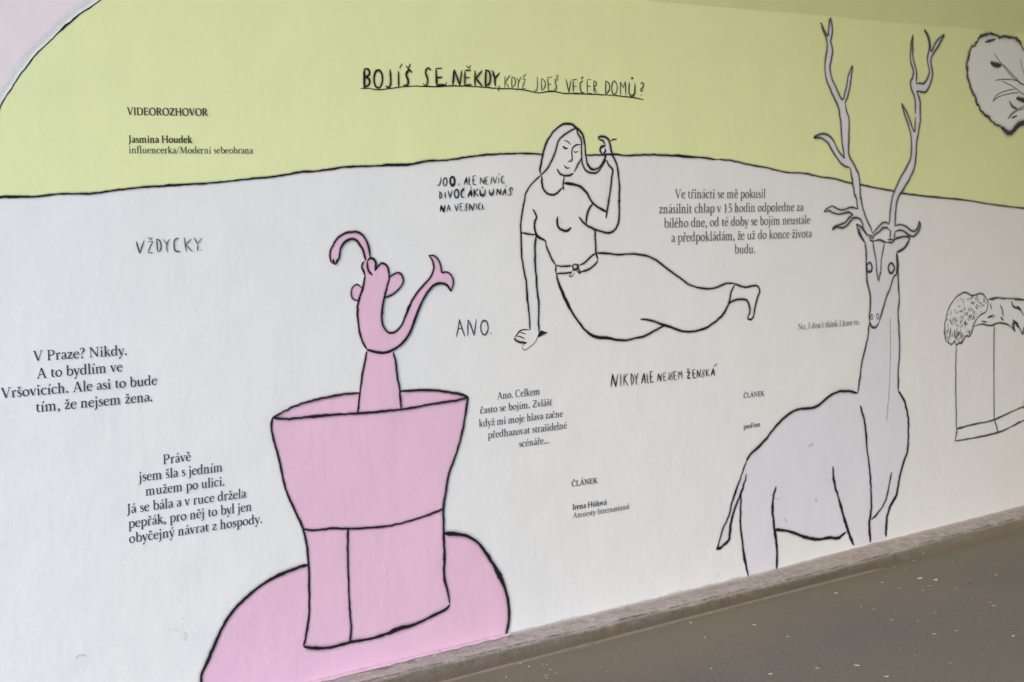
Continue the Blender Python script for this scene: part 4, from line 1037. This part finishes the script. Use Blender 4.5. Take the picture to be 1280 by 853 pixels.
for t, a, b in (("V Praze? Nikdy.", (250, 192), (970, 143)), ("A to bydlím ve", (278, 323), (932, 268)), ("Vršovicích. Ale asi to bude", (5, 475), (1197, 370)), ("tím, že nejsem žena.", (270, 580), (1165, 495))):
    printed(t, 0, 420, 6.095, a, b, 12.0, INK)
for t, a, b in (("Právě", (355, 185), (570, 157)), ("jsem šla s jedním", (172, 317), (812, 238)), ("mužem po ulici.", (222, 425), (828, 345)), ("Já se bála a v ruce držela", (82, 562), (988, 437)),
                ("pepřák, pro něj to byl jen", (92, 672), (1034, 537)), ("obyčejný návrat z hospody.", (97, 787), (1115, 630))):
    printed(t, 145, 550, 6.095, a, b, 11.3, INK)
for t, a, b in (("Ano. Celkem", (265, 250), (722, 197)), ("často se bojím. Zvlášť", (83, 405), (848, 312)), ("když mi moje hlava začne", (70, 545), (967, 435)), ("předhazovat strašidelné", (165, 667), (1010, 560)), ("scénáře...", (497, 762), (825, 715))):
    printed(t, 590, 470, 8.533, a, b, 8.6, INK)
printed("ČLÁNEK", 660, 585, 8.533, (463, 198), (735, 160), 6.5, INKM, True)
printed("Irena Hůlová", 660, 585, 8.533, (470, 448), (834, 390), 6.6, INKM, True)
printed("Amnesty International", 660, 585, 8.533, (475, 537), (1080, 435), 6.6, INKM)
for t, a, b in (("Ve třinácti se mě pokusil", (172, 140), (864, 136)), ("znásilnit chlap v 15 hodin odpoledne za", (50, 255), (1150, 236)), ("bílého dne, od té doby se bojím neustále", (88, 364), (1203, 334)),
                ("a předpokládám, že už do konce života", (143, 473), (1214, 437)), ("budu.", (626, 561), (787, 557))):
    printed(t, 815, 225, 6.095, a, b, 10.8, INKG)
printed("No, I don't think I have to.", 880, 390, 5.333, (623, 119), (1037, 84), 7.3, INKG)
printed("ČLÁNEK", 880, 390, 5.333, (262, 574), (399, 558), 5.8, INKG, True, 'printed serif word ČLÁNEK behind the stag')
printed("proFem", 880, 390, 5.333, (262, 781), (374, 763), 5.8, INKG, True)
printed("VIDEOROZHOVOR", 80, 120, 5.12, (403, 122), (918, 127), 8.8, INKO, True)
printed("Jasmina Houdek", 80, 120, 5.12, (412, 299), (818, 300), 8.4, INKO, True)
printed("influencerka/Moderní sebeobrana", 80, 120, 5.12, (413, 367), (1207, 369), 8.2, INKO)

# ------------------------------------------------------------------ scuffs and blisters in the plaster
def blister(px, py, w_px, h_px):
    cx, cz = wall_point(px, py); s = vscale(px, py)
    a, b = w_px * s / 2, h_px * s / 2
    v, f = [(cx, -.0012, cz)], []
    rr = random.Random(int(px * 7 + py))
    N = 16
    for ring, (k, y) in enumerate(((.45, .0012), (.72, .0016), (.88, .0014), (1.0, .0011))):
        for i in range(N):
            t = 2 * math.pi * i / N
            q = k * (1 + .18 * pnoise((math.cos(t) * 1.5, math.sin(t) * 1.5, px)))
            v.append((cx + a * q * math.cos(t), -y, cz + b * q * math.sin(t)))
    for i in range(N): f.append((0, 1 + (i + 1) % N, 1 + i))
    for r in range(3):
        for i in range(N):
            p, q = 1 + r * N + i, 1 + r * N + (i + 1) % N
            f.append((p, q, q + N, p + N))
    return v, f
for px, py, w, h_, m in ((480, 713.5, 9, 13, PINK), ):
    v, f = blister(px, py, w, h_)
    link_mesh('blister', v, f, m, wall, smooth=True)
scuff = overspray('brown_scuff', (.66, .62, .57), .4)
for pts, w in (([(92, 824), (100, 819), (108, 820)], 2.5), ([(215, 786), (222, 788)], 2), ([(228, 789), (232, 796), (230, 800)], 4), ([(226, 773), (230, 773)], 1.5),
               ([(962, 617), (968, 623), (975, 624)], .9), ([(980, 648), (984, 654)], 1.2), ([(896, 722), (898, 717)], 1.6), ([(1010, 558), (1016, 555)], 6), ([(1018, 624), (1021, 627)], 4)):
    L = Lines(.0020); L.line(pts, w, core=0, halo=w * 1.5, hm=0); L.build('scuff_mark', [scuff], wall)

# ------------------------------------------------------------------ concrete ledge at the foot of the wall
def concrete_material():
    m, nt, b = new_mat('stained_concrete')
    gp = nt.nodes.new('ShaderNodeNewGeometry'); P = gp.outputs['Position']
    sp = nt.nodes.new('ShaderNodeSeparateXYZ'); nt.links.new(P, sp.inputs[0])
    n1 = noise_node(nt, P, 130, 4, .75); n2 = noise_node(nt, P, 28, 5, .7); n3 = noise_node(nt, P, 5, 5, .65); n4 = noise_node(nt, P, 70, 3, .7)
    c = ramp(nt, n1, [(.35, (.27, .245, .25)), (.5, (.36, .33, .34)), (.65, (.50, .465, .48))])
    c = mixc(nt, ramp(nt, n2, [(.42, 0.0), (.64, .8)]), c, (.225, .195, .18))
    # damp grime on the face below the worn arris
    low_ = ramp(nt, mathn(nt, 'MULTIPLY_ADD', mathn(nt, 'SUBTRACT', n3, .5), .02, sp.outputs[2]), [(.0, 1.0), (.041, 1.0), (.052, 0.0)])
    moss = ramp(nt, n3, [(.3, (.125, .128, .12)), (.45, (.11, .098, .08)), (.56, (.07, .072, .045)), (.66, (.16, .11, .05))])
    moss = mixc(nt, ramp(nt, n4, [(.35, 0.0), (.65, .6)]), moss, (.15, .145, .135))
    band = ramp(nt, mathn(nt, 'MULTIPLY_ADD', mathn(nt, 'SUBTRACT', n4, .5), .02, sp.outputs[2]), [(.0, 1.0), (.02, 1.0), (.034, 0.0)])
    moss = mixc(nt, mathn(nt, 'MULTIPLY', band, .8), moss, (.11, .08, .062))
    c = mixc(nt, low_, c, moss)
    # brown silt toward the far end
    far = ramp(nt, mathn(nt, 'MULTIPLY_ADD', sp.outputs[0], .18, -.55, clamp=True), [(.0, 0.0), (.35, .5)])
    c = mixc(nt, mathn(nt, 'MULTIPLY', far, n2), c, (.22, .185, .125))
    # wall paint splashed on the back edge
    e = mathn(nt, 'MULTIPLY_ADD', mathn(nt, 'SUBTRACT', n2, .5), .09, sp.outputs[1])
    wp = ramp(nt, mathn(nt, 'MULTIPLY_ADD', e, 10, .35, clamp=True), [(.15, 0.0), (.3, .75)])
    c = mixc(nt, mathn(nt, 'MULTIPLY', wp, .55), c, (.52, .50, .54))
    nt.links.new(c, b.inputs['Base Color'])
    b.inputs['Roughness'].default_value = .9
    h = mathn(nt, 'MULTIPLY_ADD', n1, .0025, mathn(nt, 'MULTIPLY', n2, .006))
    bp = nd(nt, 'ShaderNodeBump'); bp.inputs['Distance'].default_value = 1.0; bp.inputs['Strength'].default_value = .8
    nt.links.new(h, bp.inputs['Height']); nt.links.new(bp.outputs[0], b.inputs['Normal'])
    return m
CONC = concrete_material()

def interp(x, tab):
    if x <= tab[0][0]: return tab[0][1]
    for (a, p), (b, q) in zip(tab, tab[1:]):
        if x <= b: return p + (q - p) * (x - a) / (b - a)
    return tab[-1][1]
EDGE = [(2.4, -.105), (2.9, -.115), (3.5, -.128), (4.05, -.138), (5.1, -.142), (5.7, -.115), (6.3, -.098), (8, -.12)]
FOOT = [(2.9, -.157), (3.4, -.155), (4.05, -.150), (5.17, -.152), (6.2, -.15), (8, -.15)]
BZ = [(2.5, .050), (3.3, .052), (4.5, .050), (5.3, .062), (6.4, .068), (8, .062)]
kerb = bpy.data.objects.new('concrete_ledge', None); col.objects.link(kerb)
kerb.location = (0, 0, 0)
tag(kerb, 'low weathered concrete ledge with mossy brown face running along the foot of the painted wall', 'ledge')
v, f = [], []
xs = []
x = X0
while x < X1:
    xs.append(x); x += .018 if 2 < x < 8 else .25
xs.append(X1)
for x in xs:
    e, ft, bz = interp(x, EDGE), interp(x, FOOT), interp(x, BZ)
    n1 = pnoise((x * 2.2, 3, 0)); n2 = pnoise((x * 14, 5, 0)); n3 = pnoise((x * 45, 8, 0)); n4 = pnoise((x * 30, 11, 4))
    e += n1 * .010 + n2 * .006 + n3 * .003
    bz += n2 * .0025 + n3 * .001
    zt = .053 + n1 * .003
    pr = [(.01, bz + .003), (-.012, bz + .001 + n4 * .002), (-.035, bz - .001 + n3 * .0015), (e * .55, (bz + zt) / 2 + n4 * .0018), (e * .82, zt + n3 * .002), (e + .0108 + n4 * .0015, zt + n4 * .0012), (e + .007, zt - .006 - .002 * abs(n2)),
          (e + .001, zt - .004 + n4 * .0015), (e - .005 + n3 * .0015, zt - .013), (e * .5 + ft * .5 + n4 * .002, .026 + n2 * .004), (ft + .004, .012), (ft - .002, -.015)]
    v += [(x, a, b) for a, b in pr]
n = 12
gi = []
for i in range(len(xs) - 1):
    for j in range(n - 1):
        a = i * n + j
        f.append((a, a + 1, a + n + 1, a + n))
        gi.append(1 if j == 5 else 0)
CRACK_SHADE, _nt, _b = new_mat('shaded_arris_crack')  # crack along the arris, its shade put into the colour
_gp = _nt.nodes.new('ShaderNodeNewGeometry')
_nt.links.new(ramp(_nt, noise_node(_nt, _gp.outputs['Position'], 9, 6, .75), [(.36, (.10, .088, .08)), (.48, (.17, .15, .14)), (.6, (.32, .29, .285))]), _b.inputs['Base Color'])
_b.inputs['Roughness'].default_value = .95
link_mesh('ledge_body', v, f, [CONC, CRACK_SHADE], kerb, gi, smooth=True)
LIP = paint('pale_mortar', (.19, .165, .14), vary=.5, rough=.9, dirt=False)
v, f = [], []
xs = [1.5 + .02 * i for i in range(int((5.22 - 1.5) / .02) + 1)]
for i, x in enumerate(xs):
    ft = interp(x, FOOT) + pnoise((x * 6, 1, 1)) * .002
    t = min(1, (5.22 - x) / .12)
    k = 1 + .25 * pnoise((x * 20, 4, 4))
    v += [(x, a, b) for a, b in [(ft + .004, -.01), (ft + .002, .007 * t), (ft - .003, .0095 * t * k), (ft - .007 * k, .008 * t), (ft - .0085 * k, .002 * t), (ft - .0095 * k, -.012)]]
for i in range(len(xs) - 1):
    for j in range(5):
        a = i * 6 + j
        f.append((a, a + 1, a + 7, a + 6))
tag(link_mesh('mortar_lip', v, f, LIP, kerb, smooth=True), 'thin pale mortar lip along the foot of the ledge')
# pink paint run down onto the ledge under the hat brim
v, f = [], []
rr = random.Random(3)
a0, a1 = wall_point(300, 878)[0], wall_point(640, 793)[0]
N = 150
for i in range(N + 1):
    x = a0 + (a1 - a0) * i / N
    bz = interp(x, BZ)
    w = .018 + .016 * pnoise((x * 6, 0, 2)) + .010 * pnoise((x * 24, 0, 5)) + .004 * pnoise((x * 80, 1, 1))
    w = max(.003, w) * min(1, (N - i) / 4 + .2)
    v += [(x, -.003, bz + .0050), (x, -.004 - w * .5, bz + .0042), (x, -.004 - w, bz + .0026)]
for i in range(N):
    for j in range(2):
        a = i * 3 + j
        f.append((a, a + 1, a + 4, a + 3))
tag(link_mesh('paint_spill', v, f, PINK, kerb, smooth=True), 'pink paint spilled onto the ledge below the hat')

# ------------------------------------------------------------------ petals and litter
def simple(name, c, rough=.7):
    m, nt, b = new_mat(name)
    gp = nt.nodes.new('ShaderNodeNewGeometry')
    n1 = noise_node(nt, gp.outputs['Position'], 300, 2, .6)
    nt.links.new(mixc(nt, n1, tuple(x * .8 for x in c), c), b.inputs['Base Color'])
    b.inputs['Roughness'].default_value = rough
    return m
PET = {'w': simple('white_petal', (.62, .60, .56)), 'y': simple('yellowed_petal', (.50, .38, .18)), 'g': simple('greyed_petal', (.30, .275, .24)), 'd': simple('dark_crumb', (.045, .04, .04))}
petal_mesh = {}
def petal(kind, x, y, z, size, rot, slim, label, group):
    key = (kind, slim)
    if key not in petal_mesh:
        vv, ff = [(0, 0, .0035)], []
        N = 9
        for i in range(N):
            t = 2 * math.pi * i / N
            k = .5 * (1 + .12 * math.cos(3 * t + 1))
            vv.append((k * math.cos(t), k * slim * math.sin(t) * (1 - .25 * math.cos(t)), .0035 + .0 * t + .16 * k * abs(math.cos(t)) ** 2 * slim))
        for i in range(N): ff.append((0, 1 + i, 1 + (i + 1) % N))
        me = bpy.data.meshes.new('petal'); me.from_pydata(vv, [], ff); me.materials.append(PET[kind]); me.update()
        petal_mesh[key] = me
    name = {'w': 'petal', 'y': 'yellow_petal', 'g': 'grey_petal', 'd': 'crumb'}[kind]
    o = bpy.data.objects.new(name, petal_mesh[key]); col.objects.link(o)
    o.location = (x, y, z); o.rotation_euler = (0, 0, rot); o.scale = (size, size, size)
    cat = {'w': 'petal', 'y': 'petal', 'g': 'petal', 'd': 'crumb'}[kind]
    tag(o, label, cat, group)
    return o
rr = random.Random(12)
def ground_z(x, y):
    return pnoise((x * 1.1, y * 1.1, 2)) * .006 + pnoise((x * 5, y * 5, 7)) * .0015
pending = {}
def scatter(ox, oy, s, items, label, group, z=None):
    for it in items:
        px, py, w = ox + it[0] / s, oy + it[1] / s, it[2] / s
        kind = it[3] if len(it) > 3 else 'w'
        x, y = ground_point(px, py, z if z is not None else 0)
        dist = math.dist((x, y), (EYE.x, EYE.y))
        size = w * dist / FPX
        zz = (z + .003) if z is not None else ground_z(x, y) + .0015
        o = petal(kind, x, y, zz, max(.006, size), rr.uniform(0, 6.3), .6, it[4] if len(it) > 4 else 'x', group[kind])
        if len(it) > 4: continue
        # which stretch of the wall it lies before, and how far out
        if x < 3.45: reg = 'below the hat'
        elif x < 4.45: reg = 'between hat and stag'
        elif x < 5.05: reg = 'before the hind legs'
        elif x < 5.6: reg = 'before the forelegs'
        else: reg = 'beyond the stag'
        band = 'on the ledge' if z is not None else ('on asphalt near the ledge' if y > -.5 else 'on open asphalt' if y > -1.0 else 'on far asphalt')
        pending.setdefault((kind, reg, band), []).append((x, o))
def label_petals():
    noun = {'w': 'white petal', 'y': 'yellowish petal', 'g': 'greyed petal', 'd': 'dark crumb'}
    num = ['two', 'three', 'four', 'five', 'six', 'seven', 'eight', 'nine', 'ten', 'eleven', 'twelve']
    nth = ['second', 'third', 'fourth', 'fifth', 'sixth', 'seventh', 'eighth', 'ninth', 'tenth', 'eleventh', 'twelfth']
    for (kind, reg, band), l in pending.items():
        l.sort(key=lambda t: t[0])
        n = len(l)
        for i, (_, o) in enumerate(l):
            if n == 1: o['label'] = 'only %s %s %s' % (noun[kind], band, reg)
            elif i == 0: o['label'] = 'leftmost of %s %ss %s %s' % (num[n - 2], noun[kind], band, reg)
            elif i == n - 1: o['label'] = 'rightmost of %s %ss %s %s' % (num[n - 2], noun[kind], band, reg)
            else: o['label'] = '%s from left of %s %ss %s %s' % (nth[i - 1], num[n - 2], noun[kind], band, reg)
LA = {'w': 'tiny white blossom petal lying on the asphalt', 'y': 'tiny yellow-brown petal lying on the asphalt', 'g': 'tiny greyed petal trodden into the asphalt', 'd': 'tiny dark crumb lying on the asphalt'}
GA = {'w': 'white petals scattered on the asphalt', 'y': 'yellowed petals scattered on the asphalt', 'g': 'greyed petals scattered on the asphalt', 'd': 'dark crumbs on the asphalt'}
LB = {'w': 'tiny white petal lying on top of the concrete ledge', 'd': 'tiny dark crumb on top of the concrete ledge', 'y': 'tiny yellow petal on the ledge', 'g': 'tiny greyed petal on the ledge'}
GB = {'w': 'white petals on the concrete ledge', 'd': 'dark crumbs on the concrete ledge', 'y': 'yellow petals on the ledge', 'g': 'greyed petals on the ledge'}
scatter(600, 740, 7.11, [(357, 648, 30, 'w', 'brightest white petal on the asphalt just below the ledge near the pink brim'), (436, 671, 28), (558, 650, 18), (593, 655, 22), (625, 700, 22), (668, 727, 22), (580, 745, 18), (600, 750, 16), (593, 772, 22),
                         (233, 768, 26, 'w', 'white petal at the bottom edge, farthest left on the asphalt'), (1070, 563, 20, 'g'), (1105, 573, 20, 'g'), (1228, 480, 14), (1127, 712, 16), (1052, 683, 15, 'g'), (1160, 555, 12, 'g'), (1185, 565, 12, 'g'), (1225, 573, 14, 'g')], LA, GA)
scatter(720, 640, 4.571, [(655, 634, 26), (737, 716, 16), (1018, 647, 26), (1208, 712, 15, 'g'), (240, 765, 9, 'g')], LA, GA)
scatter(1000, 600, 4.571, [(684, 568, 42, 'w', 'left one of two long white petals lying together beyond the stag on the asphalt'), (775, 576, 38, 'w', 'right one of two long white petals lying together beyond the stag on the asphalt'),
                           (650, 463, 22), (538, 500, 28, 'g'), (603, 518, 12), (205, 652, 26), (348, 728, 17), (420, 740, 15), (545, 770, 15, 'g'), (775, 765, 20, 'g'), (523, 803, 26, 'y'), (675, 808, 16, 'y'),
                           (1108, 726, 36, 'g', 'largest greyed petal on the asphalt towards the right edge'), (1085, 706, 24, 'g'), (1120, 545, 26, 'y'), (888, 630, 14), (745, 612, 22, 'y'), (700, 640, 20, 'y'), (565, 625, 20, 'y'), (468, 592, 28, 'y'),
                           (628, 606, 12, 'g'), (820, 492, 14, 'g'), (870, 465, 20, 'g'), (1100, 625, 14, 'g'), (970, 598, 40, 'd', 'dark flat crumb on the asphalt right of the stag')], LA, GA)
scatter(880, 700, 3.2, [(265, 457, 22), (455, 434, 28, 'g'), (610, 423, 26), (728, 468, 24), (335, 307, 13), (398, 270, 8, 'g'), (857, 246, 12, 'y'), (925, 215, 15, 'g'), (920, 299, 16), (845, 382, 12, 'g'),
                        (985, 415, 18, 'g'), (1110, 382, 12, 'g'), (1236, 308, 18), (530, 135, 14), (28, 433, 12), (820, 620, 10, 'g'), (1010, 285, 16, 'y'), (240, 366, 8, 'd')], LA, GA)
scatter(1000, 600, 4.571, [(324, 411, 28, 'w', 'widest white petal on the ledge beside the stag legs'), (603, 327, 20), (543, 342, 13), (667, 356, 18), (135, 452, 18), (99, 497, 18), (510, 377, 12), (885, 265, 16), (935, 250, 16), (380, 412, 10)], LB, GB, z=.054)
scatter(600, 740, 7.11, [(600, 362, 20), (715, 318, 20), (700, 350, 24), (728, 356, 16), (90, 522, 28), (595, 303, 26, 'd'), (485, 398, 24, 'd'), (870, 250, 20, 'd'), (530, 355, 16)], LB, GB, z=.054)
scatter(380, 790, 7.11, [(720, 310, 20), (360, 395, 44, 'w', 'pale fleck of paint on the ledge beneath the hat brim'), (630, 358, 12, 'd'), (1210, 178, 26, 'd')], LB, GB, z=.054)
scatter(720, 640, 4.571, [(290, 547, 18, 'd'), (928, 392, 12, 'd'), (12, 630, 10, 'd')], LB, GB, z=.054)
label_petals()
# slender petals standing against the face of the ledge
for (px, py, lab) in ((1130, 698.5, 'left slender white petal leaning on the ledge face beyond the stag'), (1150.5, 693.5, 'right slender white petal leaning on the ledge face beyond the stag')):
    x, y = ground_point(px, py, .012)
    o = petal('w', x, y - .006, .012, .032, R(200), .3, lab, None)
    o.rotation_euler = (R(20), R(-38), R(-60))
# fine grit nobody could count
v, f = [], []
for i in range(1100):
    x, y = rr.uniform(2, 9), -.17 - abs(rr.gauss(0, 1)) * 1.4
    s = rr.uniform(.0007, .0022); z = ground_z(x, y) + .001
    i0 = len(v); t = rr.uniform(0, 6)
    v += [(x + s * math.cos(t + k * 2.1), y + s * math.sin(t + k * 2.1), z) for k in range(3)] + [(x, y, z + s * .9)]
    f += [(i0, i0 + 1, i0 + 3), (i0 + 1, i0 + 2, i0 + 3), (i0 + 2, i0, i0 + 3)]
tag(link_mesh('grit', v, f, simple('pale_grit', (.19, .175, .155))), 'fine pale grit strewn over the asphalt', 'grit', kind='stuff')
